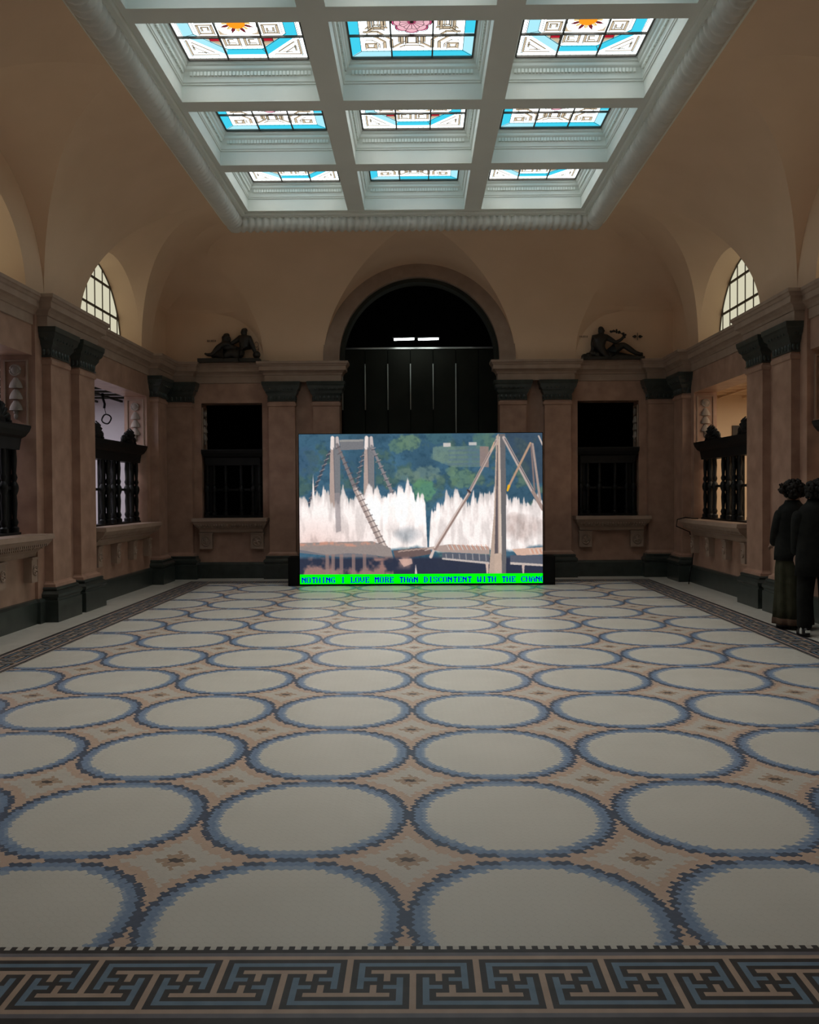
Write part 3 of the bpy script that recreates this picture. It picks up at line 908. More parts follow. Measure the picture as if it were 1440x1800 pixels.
# ------------------------------------------------------------------ teller grilles
def make_grille(L, posts, z0=1.11, zt=2.37, crest=True):
    """black screen with turned posts, a middle rail, a heavy cornice and leaf crests"""
    root = empty('teller_grille')
    h = L/2
    m = MB()
    rows = [[(-h-o, -d, z), (h+o, -d, z), (h+o, .12, z), (-h-o, .12, z)] for z, d, o in
            ((zt-.20, .10, -.06), (zt-.06, .12, -.05), (zt-.03, .16, -.02), (zt+.03, .20, .0), (zt+.08, .22, .0), (zt+.10, .22, .0))]
    m.grid(rows, closed=True); m.quad(rows[-1]); m.quad(rows[0][::-1])
    m.build('cornice', M['iron'], root)
    m = MB(); m.box(-h+.02, h-.02, -.09, .10, z0, z0+.045); m.build('bottom_rail', M['iron'], root)
    m = MB(); m.box(-h+.05, h-.05, -.03, .03, 1.68, 1.72); m.build('middle_rail', M['iron'], root)
    for (c, wd) in posts:
        m = MB()
        if wd > .2:
            m.box(c-wd/2+.05, c+wd/2-.05, -.005, .03, z0, zt-.15)
            cols = (c-wd/2+.055, c+wd/2-.055)
        else: cols = (c,)
        for u in cols:
            r = .043
            m.lathe([(r*1.2, z0), (r*1.2, z0+.10), (r*.7, z0+.12), (r*1.05, z0+.17), (r*.6, z0+.22), (r*.85, z0+.40), (r*.65, z0+.50), (r*1.1, 1.66), (r*1.25, 1.70), (r*1.1, 1.74),
                     (r*.6, 1.78), (r*.95, 1.83), (r*.6, 1.88), (r*.85, 2.05), (r*.6, 2.22), (r*1.15, 2.27), (r*1.15, zt-.15)], u, -.04, 12)
        smooth_by_angle(m.build('post', M['iron'], root), 40)
    if crest:
        for s in (-1, 1):
            m = MB(); c = s*(h-.58)
            zc = zt+.10
            for (du, dz, r, sx_, sz_) in ((0, .13, .075, 1.0, 1.3), (-.11, .12, .06, .9, 1.2), (.11, .12, .06, .9, 1.2), (-.21, .08, .055, 1.0, 1.0), (.21, .08, .055, 1.0, 1.0), (0, .04, .09, 1.6, .7), (.05, .20, .035, .8, 1.0), (-.05, .185, .035, .9, .9),
                                          (-.26, .03, .04, 1.2, .7), (.26, .03, .04, 1.2, .7)):
                du *= 1.15; dz *= 1.0; r *= 1.22
                m.ball((c+du, -.08, zc+dz), r, 10, sq=(sx_, .7, sz_))
            for k in range(7):
                a = PI*(k+.5)/7; m.tube([(c, -.11, zc+.03), (c+.16*math.cos(a), -.13, zc+.06+.17*math.sin(a)), (c+.23*math.cos(a), -.10, zc+.05+.22*math.sin(a))], [.02, .026, .012], 6)
            m.build('leaf_crest', M['iron'], root, smooth=True)
    return root
PB = [(.24, .36), (-.24, .36), (.76, .11), (-.76, .11), (1.11, .38), (-1.11, .38)]
GR = make_grille(2.66, PB); put_at(GR, XW(-1, -.20), 13.575, PI/2)
tag(GR, 'black teller grille with leaf crests in the far left opening', 'grille', 'teller grilles')
o = put_at(copy_tree(GR), XW(1, -.20), 13.575, -PI/2); tag(o, 'black teller grille with leaf crests in the far right opening', 'grille', 'teller grilles')
o = put_at(copy_tree(GR), XW(-1, -.20), YC, PI/2); tag(o, 'nearer black teller grille, cut by the left edge of the picture', 'grille', 'teller grilles')
o = put_at(copy_tree(GR), XW(1, -.20), YC, -PI/2); tag(o, 'nearer right black teller grille behind the standing people', 'grille', 'teller grilles')
GC = make_grille(1.16, [(.15, .10), (-.15, .10), (.44, .24), (-.44, .24)], z0=1.16, crest=False); put_at(GC, XC-3.605, YB+.14, 0)
tag(GC, 'dark grille inside the back wall opening left of the screen', 'grille', 'teller grilles')
o = put_at(copy_tree(GC), XC+3.605, YB+.14, 0); tag(o, 'dark grille inside the back wall opening right of the screen', 'grille', 'teller grilles')

# ------------------------------------------------------------------ festoons on the jambs
def make_festoon():
    root = empty('festoon')       # hangs on a plane facing local -y, centred on x=0
    m = MB()
    fr = .15
    for (a, b, c, d) in ((-fr, -fr+.02, 2.50, 3.30), (fr-.02, fr, 2.50, 3.30), (-fr, fr, 3.28, 3.30), (-fr-.01, fr+.01, 2.46, 2.50)):
        m.box(a, b, -.022, .004, c, d)
    m.build('moulded_frame', M['marble2'], root)
    m = MB()
    m.ball((0, -.02, 3.17), .062, 12, sq=(1, .6, 1)); 
    m.tube([(.062*math.cos(a), -.03, 3.17+.062*math.sin(a)) for a in [2*PI*i/18 for i in range(18)]], .014, 6, closed=True)
    for k, zc in enumerate((3.02, 2.88, 2.74)):
        rows = []
        for t in range(7):
            q = t/6; r = .02+.055*math.sin(PI*.5*q)
            rows.append([(r*(1+.14*math.cos(5*a))*math.cos(a), -.015+.7*r*math.sin(a), zc+.06-.13*q) for a in [2*PI*i/24 for i in range(24)]])
        m.grid(rows, closed=True); m.quad(rows[-1])
    m.ball((0, -.02, 2.60), .028, 8, sq=(1, .8, 1.6)); m.ball((0, -.02, 2.655), .036, 8)
    m.build('garland', M['stucco'], root, smooth=True, fix=False)
    return root
FE = make_festoon(); put_at(FE, XW(-1, -.20), 14.93, 0); tag(FE, 'pale carved festoon on the jamb of the far left opening', 'relief', 'carved festoons')
for x, y, rz, lb in ((XW(1, -.20), 14.93, 0, 'pale carved festoon on the jamb of the far right opening'),
                     (XW(-1, -.20), YC+1.42, 0, 'larger carved festoon at the left edge beside the nearer opening'),
                     (XW(1, -.20), YC+1.42, 0, 'carved festoon at the right edge above the two people'),
                     (XC-4.19, YB+.2, PI/2, 'dim carved festoon inside back wall opening left of screen'),
                     (XC+4.19, YB+.2, -PI/2, 'dim carved festoon inside back wall opening right of screen')):
    o = put_at(copy_tree(FE), x, y, rz); tag(o, lb, 'relief', 'carved festoons')

# ------------------------------------------------------------------ rooms behind the counters
for sx, nm, mt in ((-1, 'left', 'sideL'), (1, 'right', 'sideR')):
    m = MB(); a, b = XW(sx, -TH), XC+sx*8.2
    m.box(b, b+sx*.1, 1.5, 17.1, 0, 3.7); m.box(a, b, 17.0, 17.1, 0, 3.7); m.box(a, b, 1.5, 1.6, 0, 3.7); m.box(a-sx*.05, b, 1.5, 17.1, 3.62, 3.72)
    m.box(a-sx*.05, b, 16.6, 17.1, 0, 0.02)
    struct(m.build('wall_%s_room' % nm, M[mt]))
    m = MB()
    for k in range(26): m.box(a+sx*.02, b, 4+k*.5, 4.04+k*.5, 3.50, 3.54)
    for k in range(6): m.box(a+sx*(.25+k*.5), a+sx*(.29+k*.5), 4, 17, 3.48, 3.52)
    o = m.build('ceiling_lattice', M['darkwall'] if sx < 0 else M['sideR']); tag(o, '%s lattice hanging below the ceiling of the %s side room' % ('dark' if sx < 0 else 'cream', nm), 'lattice', 'ceiling lattices')
m = MB(); m.tube([(-5.86, 15.6, 3.5), (-5.85, 15.6, 3.40), (-5.82, 15.6, 3.30), (-5.83, 15.6, 3.22)], .022, 6)
m.tube([(-5.83, 15.6, 3.25), (-5.80, 15.6, 3.12)], .006, 6)
m.tube([(-5.79+.085*math.cos(a), 15.6+.02*math.sin(3*a), 3.02+.085*math.sin(a)) for a in [2*PI*i/20 for i in range(20)]], .014, 6, closed=True)
tag(m.build('hanging_cable', M['black'], smooth=True), 'black cable with a coiled loop hanging in the left side room', 'cable')
m = MB(); m.box(6.3, 6.46, 16.955, 16.998, 2.68, 2.93)
fp = m.build('picture_frame', M['bronze']); tag(fp, 'small brown framed picture on the cream wall of the right side room', 'picture')
# dark rooms behind the back wall
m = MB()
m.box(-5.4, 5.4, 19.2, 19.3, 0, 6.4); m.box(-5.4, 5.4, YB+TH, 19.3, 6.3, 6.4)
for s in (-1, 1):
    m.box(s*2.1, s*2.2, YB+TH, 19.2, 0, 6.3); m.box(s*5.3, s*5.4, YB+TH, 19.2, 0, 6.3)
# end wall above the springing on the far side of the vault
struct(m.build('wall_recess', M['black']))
# glazed partition inside the arch
pt = empty('dark_partition', (XC, 17.9, 0)); tag(pt, 'dark panelled partition with thin uprights whitened for reflected light inside the black archway', 'partition')
Zp = 4.66
for k in range(7):
    x0 = -1.62+k*.48; x1 = min(x0+.465, 1.75)
    m = MB(); m.box(x0, x1, -.02, .02, 0, Zp); m.box(x0+.05, x1-.05, -.03, -.018, .3, Zp-.55+.12*(k % 3)); m.build('panel', M['darkwall'], pt)
M['stripglow'] = noisy('bright_metal', (0.8, 0.8, 0.8), (0.9, 0.9, 0.9), 5, 0.35, metal=1.0)
for k in range(1, 7):
    x = -1.627+k*.48-.48
    m = MB(); m.tube([(x, -.05, 3.38 if k < 6 else 2.4), (x, -.05, 4.35)], .012, 8); m.build('reflection_upright', M['white'], pt, smooth=True)  # white paint stands in for light reflected along the metal bars
m = MB(); m.box(-1.72, 1.72, -.06, .04, Zp, Zp+.035); m.build('top_rail', M['metal'], pt)
M['tube'] = emit('fluorescent_tube', (0.9, 1.0, 0.95), 9.0)
for x0, x1, lb in ((-.52, -.10, 'left of the two'), (-.02, .40, 'right of the two')):
    r = empty('tube_lamp', (XC, 17.4, -.24)); tag(r, 'small white tube lamp above the partition in the archway, %s' % lb, 'lamp', 'tube lamps')
    m = MB(); m.tube([(x0, 0, 5.02), (x1, 0, 5.03)], .022, 8); m.build('tube', M['tube'], r)
    m = MB(); m.box(x0-.03, x1+.03, -.03, .05, 5.055, 5.10); m.tube([(x0, .01, 5.1), (x0, .01, 6.52)], .008, 6); m.tube([(x1, .01, 5.1), (x1, .01, 6.52)], .008, 6); m.build('housing', M['black'], r)

# ------------------------------------------------------------------ bronze statues on the cornice
def ribbon(m, pts, r, yd=1.0):
    pass
def statue_left():
    root = empty('bronze_statue', (XC-3.62, YB-.13, ZS)); K = 1/888
    def p(cx, cy, y=0): return Vector(((cx-600)*K, y, (730-cy)*K))
    m = MB(); m.box((95-600)*K, (1130-600)*K, -.13, .12, 0, 62*K); m.box(.50, .78, -.10, .10, 0, .018)
    m.build('plinth', M['bronze'], root)
    V = [p(890, 610), p(875, 500), p(868, 400), p(865, 330), p(862, 275), p(858, 225), p(858, 190),
         p(950, 325, -.01), p(990, 420, -.02), p(1030, 510, -.03), p(1060, 575, -.04),
         p(790, 318, .0), p(720, 365, .0), p(650, 405, .0), p(600, 415, .0),
         p(760, 600, -.05), p(640, 560, -.06), p(560, 620, -.06), p(480, 640, -.06)]
    Ed = [(0,1),(1,2),(2,3),(3,4),(4,5),(5,6),(3,7),(7,8),(8,9),(9,10),(3,11),(11,12),(12,13),(13,14),(0,15),(15,16),(16,17),(17,18)]
    Rr = [.12,.085,.10,.085,.038,.062,.05,.055,.042,.035,.03,.055,.04,.032,.028,.095,.08,.065,.05]
    skin('seated_man', V, Ed, [r*1.18 for r in Rr], M['bronze'], root)
    V = [p(600, 590, .03), p(560, 480, .03), p(548, 400, .02), p(545, 345, .02), p(545, 295, .02), p(545, 265, .02),
         p(480, 430, -.02), p(430, 480, -.03), p(370, 550, -.04), p(320, 600, -.04), p(250, 600, -.04), p(195, 572, -.04),
         p(480, 600, -.03), p(410, 590, -.02), p(300, 625, .0), p(640, 480, .02), p(730, 540, .02), p(860, 610, .02)]
    Ed = [(0,1),(1,2),(2,3),(3,4),(4,5),(1,6),(6,7),(7,8),(8,9),(9,10),(10,11),(0,12),(12,13),(13,14),(1,15),(15,16),(16,17)]
    Rr = [.12,.11,.085,.06,.08,.045,.07,.06,.045,.035,.028,.014,.09,.06,.03,.08,.09,.10]
    skin('reclining_woman', V, Ed, [r*1.15 for r in Rr], M['bronze'], root)
    for hx_, hz_, yy in ((858, 212, 0), (548, 292, .02)):
        h_ = MB(); q = p(hx_, hz_, yy); h_.ball(q, .062, 12, sq=(.92, 1.0, 1.15)); h_.ball((q.x-.03, q.y-.04, q.z-.01), .022, 8); h_.ball((q.x+.02, q.y+.02, q.z+.03), .05, 10)
        h_.build('head', M['bronze'], root, smooth=True)
    m = MB(); q = p(1070, 600); m.ball((q.x, 0, q.z), .075, 12); q = p(590, 335); m.ball((q.x, 0, q.z), .055, 10, sq=(1, .8, 1.3))
    m.build('round_jar', M['bronze'], root, smooth=True)
    tag(root, 'dark bronze statue of two reclining figures on the cornice, left of archway', 'statue', 'bronze statues'); return root
def statue_right():
    root = empty('bronze_statue', (XC+3.62, YB-.13, ZS)); K = 1/888
    def p(cx, cy, y=0): return Vector(((cx-630)*K, y, (685-cy)*K))
    m = MB(); m.box((150-630)*K, (1180-630)*K, -.13, .12, 0, 45*K)
    for (cx, cy, r) in ((200, 625, .07), (270, 610, .08), (340, 580, .09), (400, 600, .09), (1140, 620, .05)): q = p(cx, cy); m.ball((q.x, 0, q.z), r, 10, sq=(1, 1, .8))
    m.build('rock_plinth', M['bronze'], root)
    V = [p(430, 580), p(425, 480), p(435, 380), p(450, 300), p(472, 245), p(480, 195), p(480, 160),
         p(365, 300, .03), p(350, 390, .05), p(355, 480, .05), p(330, 560, .05),
         p(560, 310, -.03), p(630, 350, -.05), p(705, 398, -.06), p(790, 360, -.06), p(850, 300, -.06),
         p(560, 590, -.04), p(700, 510, -.05), p(845, 435, -.05), p(930, 500, -.05), p(1040, 575, -.05), p(1140, 600, -.05), p(1165, 575, -.05),
         p(580, 620, .05), p(760, 610, .06), p(950, 625, .06), p(1120, 640, .06)]
    Ed = [(0,1),(1,2),(2,3),(3,4),(4,5),(5,6),(3,7),(7,8),(8,9),(9,10),(3,11),(11,12),(12,13),(13,14),(14,15),(0,16),(16,17),(17,18),(18,19),(19,20),(20,21),(21,22),(0,23),(23,24),(24,25),(25,26)]
    Rr = [.13,.10,.12,.10,.042,.062,.05,.055,.045,.04,.035,.055,.042,.033,.028,.022,.10,.085,.055,.05,.038,.03,.02,.09,.075,.05,.035]
    skin('reclining_man', V, Ed, [r*1.18 for r in Rr], M['bronze'], root)
    h_ = MB(); q = p(480, 190, 0); h_.ball(q, .062, 12, sq=(.9, 1.0, 1.2)); h_.ball((q.x+.04, q.y-.03, q.z-.01), .02, 8); h_.ball((q.x-.01, q.y+.01, q.z+.03), .052, 10)
    h_.build('head', M['bronze'], root, smooth=True)
    m = MB(); a, b, c = p(865, 290, -.06), p(760, 225, -.06), p(625, 210, -.06)
    m.tube([a, b, c], .008, 6)
    rnd = random.Random(3)
    for k in range(26):
        t = rnd.random(); q = a.lerp(b, t*2) if t < .5 else b.lerp(c, t*2-1)
        m.ball((q.x+rnd.uniform(-.02, .02), q.y+rnd.uniform(-.02, .02), q.z+rnd.uniform(-.035, .035)*(1 if t < .7 else .5)), rnd.uniform(.014, .024), 6)
    m.build('leafy_branch', M['bronze'], root, smooth=True)
    tag(root, 'dark bronze statue of reclining man holding a leafy branch, right of archway', 'statue', 'bronze statues'); return root
statue_left(); statue_right()
M['faint'] = noisy('faded_stone', (0.33, 0.23, 0.17), (0.38, 0.27, 0.20), 20, 0.8)
def relief(x, z, kind, label):
    m = MB(); y = YB-.03
    if kind == 'text':
        for k, (w_, h_) in enumerate(((.03, .035), (.022, .03), (.03, .03), (.018, .035), (.028, .03))): m.box(x-.08+k*.036, x-.08+k*.036+w_*.7, y, y+.03, z-h_/2, z+h_/2)
    if kind == 'crest':
        m.tube([(x+.04*math.cos(a), y, z+.05*math.sin(a)) for a in [2*PI*i/14 for i in range(14)]], .008, 5, closed=True)
        m.box(x-.045, x+.045, y, y+.03, z-.10, z-.085); m.box(x-.045, x-.035, y, y+.03, z-.1, z-.05); m.box(x+.035, x+.045, y, y+.03, z-.1, z-.05)
    if kind == 'bud':
        for s in (-1, 1): m.ball((x+s*.05, y, z), .03, 10, sq=(1.1, .5, 1)); m.ball((x+s*.085, y, z), .014, 8, sq=(1, .5, 1))
        m.tube([(x, y, z-.07), (x, y, z+.07)], .006, 6)
    o = m.build('wall_mark', M['bronze'] if kind == 'bud' else M['faint']); tag(o, label, 'relief', 'small marks beside the statues'); o.data.shade_flat(); return o
relief(-3.96, 4.55, 'text', 'faint row of small letters left of the left statue')
relief(-3.09, 4.47, 'crest', 'faint pale crest outline right of the left statue')
relief(3.15, 4.58, 'text', 'faint row of small letters left of the right statue')
relief(4.18, 4.57, 'bud', 'small dark double bud emblem right of the right statue')

# ------------------------------------------------------------------ video screen
def vnoise(h, w, cell, seed, oct=4, sx=1.0):
    rs = np.random.RandomState(seed); out = np.zeros((h, w)); amp = 1; tot = 0
    yy, xx = np.mgrid[0:h, 0:w].astype(float)
    for o in range(oct):
        c = cell/2**o; gx = xx/(c*sx); gy = yy/c
        G_ = rs.rand(int(h/c)+3, int(w/(c*sx))+3)
        x0 = gx.astype(int); y0 = gy.astype(int); fx = gx-x0; fy = gy-y0
        fx = fx*fx*(3-2*fx); fy = fy*fy*(3-2*fy)
        v = (G_[y0, x0]*(1-fx)+G_[y0, x0+1]*fx)*(1-fy)+(G_[y0+1, x0]*(1-fx)+G_[y0+1, x0+1]*fx)*fy
        out += amp*v; tot += amp; amp *= .5
    return out/tot
def paint_screen():
    X0, X1, Y0, Y1 = 22, 1417, 40, 852
    W, H = 930, 540
    yy, xx = np.mgrid[0:H, 0:W].astype(float)
    X = X0+(xx+.5)*(X1-X0)/W; Y = Y0+(yy+.5)*(Y1-Y0)/H
    n1 = vnoise(H, W, 120, 1, 4); n2 = vnoise(H, W, 45, 2, 4); n3 = vnoise(H, W, 14, 3, 3); n4 = vnoise(H, W, 60, 4, 5, .25)
    sr = lambda c: np.array(c)/255.
    img = np.zeros((H, W, 3))
    def mixc(mask, c, a=1.0):
        nonlocal img
        mk = (mask*a)[..., None]; img = img*(1-mk)+sr(c)*mk
    img[:] = sr((64, 98, 120))
    img = img*(1+.35*(n1[..., None]-.5))
    sm = lambda v, a, b: np.clip((v-a)/(b-a), 0, 1)
    mixc(sm(n2+.35*(n1-.5), .48, .62)*sm(Y, 20, 120)*sm(-Y, -520, -380), (74, 100, 92), .75)
    mixc(sm(n2, .55, .72)*sm(X, 300, 700), (104, 128, 110), .6)
    # crowns of trees
    for (cx, cy, rx, ry, c, a) in ((650, 90, 70, 50, (110, 138, 112), .8), (590, 110, 50, 45, (98, 128, 108), .7), (1080, 90, 60, 60, (88, 122, 108), .6), (760, 270, 80, 45, (118, 140, 130), .6), (640, 280, 70, 40, (112, 134, 122), .6),
                                (960, 300, 80, 55, (104, 134, 106), .7), (735, 365, 70, 62, (98, 150, 108), .7), (520, 250, 60, 50, (70, 98, 104), .7), (820, 60, 80, 40, (70, 106, 112), .6), (860, 160, 80, 50, (116, 142, 126), .6),
                                (60, 200, 70, 90, (66, 92, 118), .5), (330, 230, 70, 70, (60, 90, 112), .6), (700, 430, 60, 40, (90, 140, 105), .6), (900, 260, 40, 30, (110, 140, 115), .5)):
        d = ((X-cx)/rx)**2+((Y-cy)/ry)**2+(n3-.5)*1.1
        mixc(sm(-d, -1.15, -.7), c, a)
    mixc(sm(n3, .5, .8), (36, 64, 82), .4)
    def poly(pts, c, a=1.0, tex=0):
        inside = np.zeros((H, W), bool); n = len(pts)
        for i in range(n):
            (x1, y1), (x2, y2) = pts[i], pts[(i+1) % n]
            if y1 == y2: continue
            cond = ((y1 > Y) != (y2 > Y)) & (X < (x2-x1)*(Y-y1)/(y2-y1)+x1)
            inside ^= cond
        mixc(inside.astype(float), c, a)
    def line(x1, y1, x2, y2, w1, w2, c, a=1.0):
        dx, dy = x2-x1, y2-y1; t = np.clip(((X-x1)*dx+(Y-y1)*dy)/(dx*dx+dy*dy), 0, 1)
        d = np.hypot(X-x1-t*dx, Y-y1-t*dy); wv = w1+(w2-w1)*t
        mixc(sm(-d, -(wv/2+1), -(wv/2-1)), c, a)
    # houses
    poly([(850, 96), (892, 96), (892, 118), (850, 118)], (200, 195, 190)); poly([(995, 92), (1040, 92), (1040, 110), (995, 110)], (190, 188, 186))
    poly([(790, 120), (1060, 112), (1062, 235), (900, 235), (790, 190)], (112, 136, 132), .55)
    for k in range(4): poly([(880, 135+k*26), (1058, 132+k*26), (1058, 144+k*26), (880, 147+k*26)], (92, 114, 132), .5)
    poly([(1058, 116), (1110, 118), (1110, 238), (1058, 232)], (150, 128, 122), .9)
    poly([(1205, 40), (1417, 40), (1417, 330), (1330, 330), (1230, 150)], (58, 68, 84), .6)
    # left pylons
    poly([(255, 74), (395, 72), (395, 130), (262, 134)], (120, 120, 124)); poly([(255, 74), (395, 72), (395, 84), (256, 86)], (150, 148, 146))
    for (a, top) in ((0, 0), (195, -2)):
        poly([(212+a, 60), (252+a, 60), (258+a, 120), (262+a, 620), (232+a, 620), (225+a, 400)], (122, 122, 126))
        poly([(203+a, 130), (222+a, 120), (230+a, 640), (196+a, 420)], (178, 158, 150))
        line(216+a, 62, 214+a, 120, 20, 22, (236, 222, 216)); line(243+a, 62, 246+a, 110, 16, 20, (196, 184, 182))
        line(222+a, 120, 228+a, 400, 3, 3, (90, 90, 100))
    def knots(x1, y1, x2, y2, w, c, n):
        line(x1, y1, x2, y2, w, w*1.5, c)
        for k in range(n):
            t = (k+.5)/n; cx, cy = x1+(x2-x1)*t, y1+(y2-y1)*t
            line(cx-13, cy+7, cx+13, cy-7, 5, 5, (150, 140, 140)); line(cx-8, cy+6, cx+8, cy+4, 4, 4, (60, 62, 74))
    knots(200, 140, 75, 450, 11, (66, 76, 90), 10); knots(392, 150, 345, 370, 8, (82, 90, 100), 7)
    knots(440, 110, 560, 390, 13, (134, 130, 134), 8)
    # plumes
    tops = [(22, 400), (45, 395), (70, 440), (96, 400), (103, 258), (112, 385), (125, 372), (145, 400), (165, 320), (185, 352), (205, 420), (235, 440), (262, 385), (275, 335), (292, 395), (315, 410), (350, 395), (378, 372), (400, 382),
            (430, 315), (448, 355), (470, 338), (495, 400), (540, 388), (570, 380), (604, 350), (625, 392), (645, 298), (665, 352), (692, 402), (720, 375), (745, 422), (752, 600), (760, 780), (772, 560), (778, 480), (800, 455), (820, 440), (842, 462),
            (865, 370), (885, 392), (925, 355), (955, 402), (1000, 452), (1022, 375), (1040, 440), (1060, 366), (1080, 392), (1110, 370), (1138, 350), (1180, 380), (1215, 400), (1240, 425), (1275, 402), (1300, 440), (1310, 405), (1345, 440), (1382, 392), (1417, 450)]
    tx = np.array([t[0] for t in tops]); ty = np.array([t[1] for t in tops])
    xr = X[0]; top = np.interp(xr, tx, ty)
    rs = np.random.RandomState(9)
    jag = np.interp(xr, np.arange(0, 1450, 7), rs.rand(208)**2*46)+np.interp(xr, np.arange(0, 1450, 19), rs.rand(77)*26)
    top = top+jag-22
    low = 702+12*np.sin(X/60)+30*(n2-.5)
    mk = sm(Y-top[None, :]-(n3-.5)*26, -4, 10)*sm(-(Y-low), -14, 6)
    base = np.zeros((H, W, 3)); tt = sm(Y, 330, 700)[..., None]
    base[:] = sr((255, 247, 243)); shade = sm(n4, .36, .60)
    edge = sm(Y-top[None, :], 0, 60)
    br = (0.90+0.12*shade)*(0.86+.14*edge)
    base = base*br[..., None]*np.array([1, .985, .985])
    warm = sm(X, -200, 100)*sm(-X, -500, -100)*sm(Y, 500, 680)
    base = base*(1-.22*(warm*.8)[..., None]*np.array([.5, .9, 1]))
    bl = sm(-((X-650)/90)**2-((Y-620)/60)**2+(n2-.5), -1, .2)
    base = base*(1-.35*bl[..., None]*np.array([1, .85, .75]))
    bl = sm(-((X-1290)/150)**2-((Y-590)/90)**2+(n2-.5)*1.4, -1, .4)
    base = base*(1-.42*bl[..., None]*np.array([.8, .95, 1]))
    core = sm(-((X-620)/260)**2-((Y-470)/130)**2, -1, -.2)
    base = np.clip(base+core[..., None]*.12, 0, 1)
    img = img*(1-mk[..., None])+base*mk[..., None]
    # shadowed pylon foot seen through the smoke
    poly([(226, 380), (256, 380), (262, 600), (232, 610)], (150, 140, 142), .7)
    # long ribbed stay coming forward
    line(243, 100, 345, 360, 15, 22, (128, 120, 122)); line(345, 360, 540, 765, 26, 40, (168, 150, 144)); line(350, 358, 535, 740, 9, 12, (214, 198, 190))
    for k in range(22):
        t = k/21; cx, cy = 250+(540-250)*t, 120+(760-120)*t*1.0; cx = 246+(t**1.02)*288
        line(cx-12-8*t, cy+6, cx+13+8*t, cy-8, 5, 6, (92, 82, 84), .8)
    # deck
    poly([(22, 668), (200, 664), (440, 660), (545, 700), (560, 760), (430, 738), (300, 728), (180, 742), (22, 705)], (150, 138, 134))
    mixc(sm(-np.abs(Y-676-6*np.sin(X/40)), -14, -4)*(X < 480)*sm(n3, .3, .6), (206, 150, 130), .9)
    poly([(22, 706), (185, 738), (300, 728), (470, 742), (470, 756), (260, 752), (22, 725)], (118, 116, 122))
    poly([(560, 715), (700, 700), (770, 700), (780, 735), (640, 760), (570, 760)], (110, 92, 90))
    for k in range(7): line(590+k*28, 722-k*3, 612+k*28, 716-k*3, 7, 7, (206, 180, 166), .7)
    # below the deck
    below = sm(Y, 745, 765); mixc(below, (48, 52, 70), .95)
    mixc(below*sm(n2, .45, .62)*(X < 560), (168, 128, 118), .85)
    mixc(below*sm(-np.abs(X-620), -60, -20)*sm(n2, .3, .6)*sm(-Y, -830, -790), (190, 150, 138), .9)
    for x_ in (170, 205, 252, 322, 385): poly([(x_, 735), (x_+20, 735), (x_+20, 850), (x_, 850)], (150, 124, 118), .75)
    poly([(590, 765), (665, 762), (670, 790), (620, 810)], (214, 176, 162), .8)
    poly([(683, 850), (688, 790), (696, 850)], (225, 205, 200)); 
    # right deck
    poly([(740, 700), (880, 680), (1110, 695), (1112, 740), (840, 725)], (176, 156, 148))
    for k in range(19): line(868+k*13, 684, 882+k*13, 712, 4, 4, (222, 150, 122) if k % 2 else (232, 214, 204), .85)
    poly([(840, 728), (1110, 742), (1110, 795), (1000, 785), (840, 760)], (92, 96, 108)); poly([(840, 758), (1110, 784), (1110, 797), (840, 768)], (196, 184, 178))
    for k in range(7): line(862+k*38, 738, 864+k*38, 758+k*3, 5, 5, (176, 170, 170), .8)
    line(775, 752, 798, 700, 18, 12, (216, 196, 188)); line(742, 715, 790, 700, 6, 8, (200, 180, 170))
    poly([(1240, 710), (1417, 700), (1417, 742), (1270, 748)], (214, 178, 160)); 
    for k in range(12): line(1340+k*12, 712, 1350+k*12, 735, 4, 4, (210, 140, 112) if k % 2 else (230, 212, 202), .8)
    poly([(1230, 745), (1417, 748), (1417, 808), (1230, 792)], (90, 94, 108)); poly([(1230, 785), (1417, 798), (1417, 810), (1230, 799)], (200, 186, 178))
    poly([(1088, 790), (1106, 792), (1104, 850), (1094, 850)], (205, 180, 168)); poly([(1296, 800), (1312, 800), (1308, 850), (1300, 850)], (200, 178, 170))
    # right pylons
    poly([(1168, 46), (1204, 46), (1208, 400), (1206, 850), (1176, 850)], (106, 104, 106))
    poly([(1152, 60), (1166, 44), (1176, 300), (1180, 850), (1106, 850), (1138, 500)], (186, 164, 150))
    poly([(1158, 110), (1162, 110), (1160, 740), (1140, 740)], (96, 88, 92)); poly([(1168, 60), (1174, 60), (1182, 740), (1166, 740)], (216, 198, 184), .9)
    poly([(1140, 736), (1180, 732), (1182, 850), (1140, 850)], (196, 172, 156))
    line(1156, 80, 995, 385, 15, 17, (188, 168, 160)); line(1152, 84, 992, 384, 4, 4, (110, 96, 96)); line(1140, 95, 1120, 150, 6, 6, (214, 180, 150))
    line(995, 388, 800, 705, 18, 20, (150, 126, 118)); line(990, 388, 796, 700, 6, 7, (222, 204, 196)); line(988, 368, 1004, 382, 10, 10, (70, 58, 60))
    line(1196, 68, 1360, 378, 19, 21, (186, 170, 164)); line(1202, 72, 1364, 376, 5, 5, (92, 86, 92)); line(1362, 382, 1417, 480, 20, 20, (158, 136, 128))
    line(1348, 100, 1222, 352, 12, 12, (184, 150, 126)); line(1224, 346, 1216, 372, 16, 10, (236, 176, 40))
    line(1360, 105, 1402, 430, 12, 14, (170, 150, 142)); line(1352, 110, 1370, 370, 10, 10, (128, 112, 110)); line(1395, 60, 1417, 110, 9, 9, (196, 180, 172))
    img = img*(1+.05*(vnoise(H, W, 4, 8, 1)-.5)[..., None])
    img = np.clip(img, 0, 1)
    img = img.reshape(H//2, 2, W//2, 2, 3).mean((1, 3))
    lin = np.where(img <= .04045, img/12.92, ((img+.055)/1.055)**2.4)
    return lin
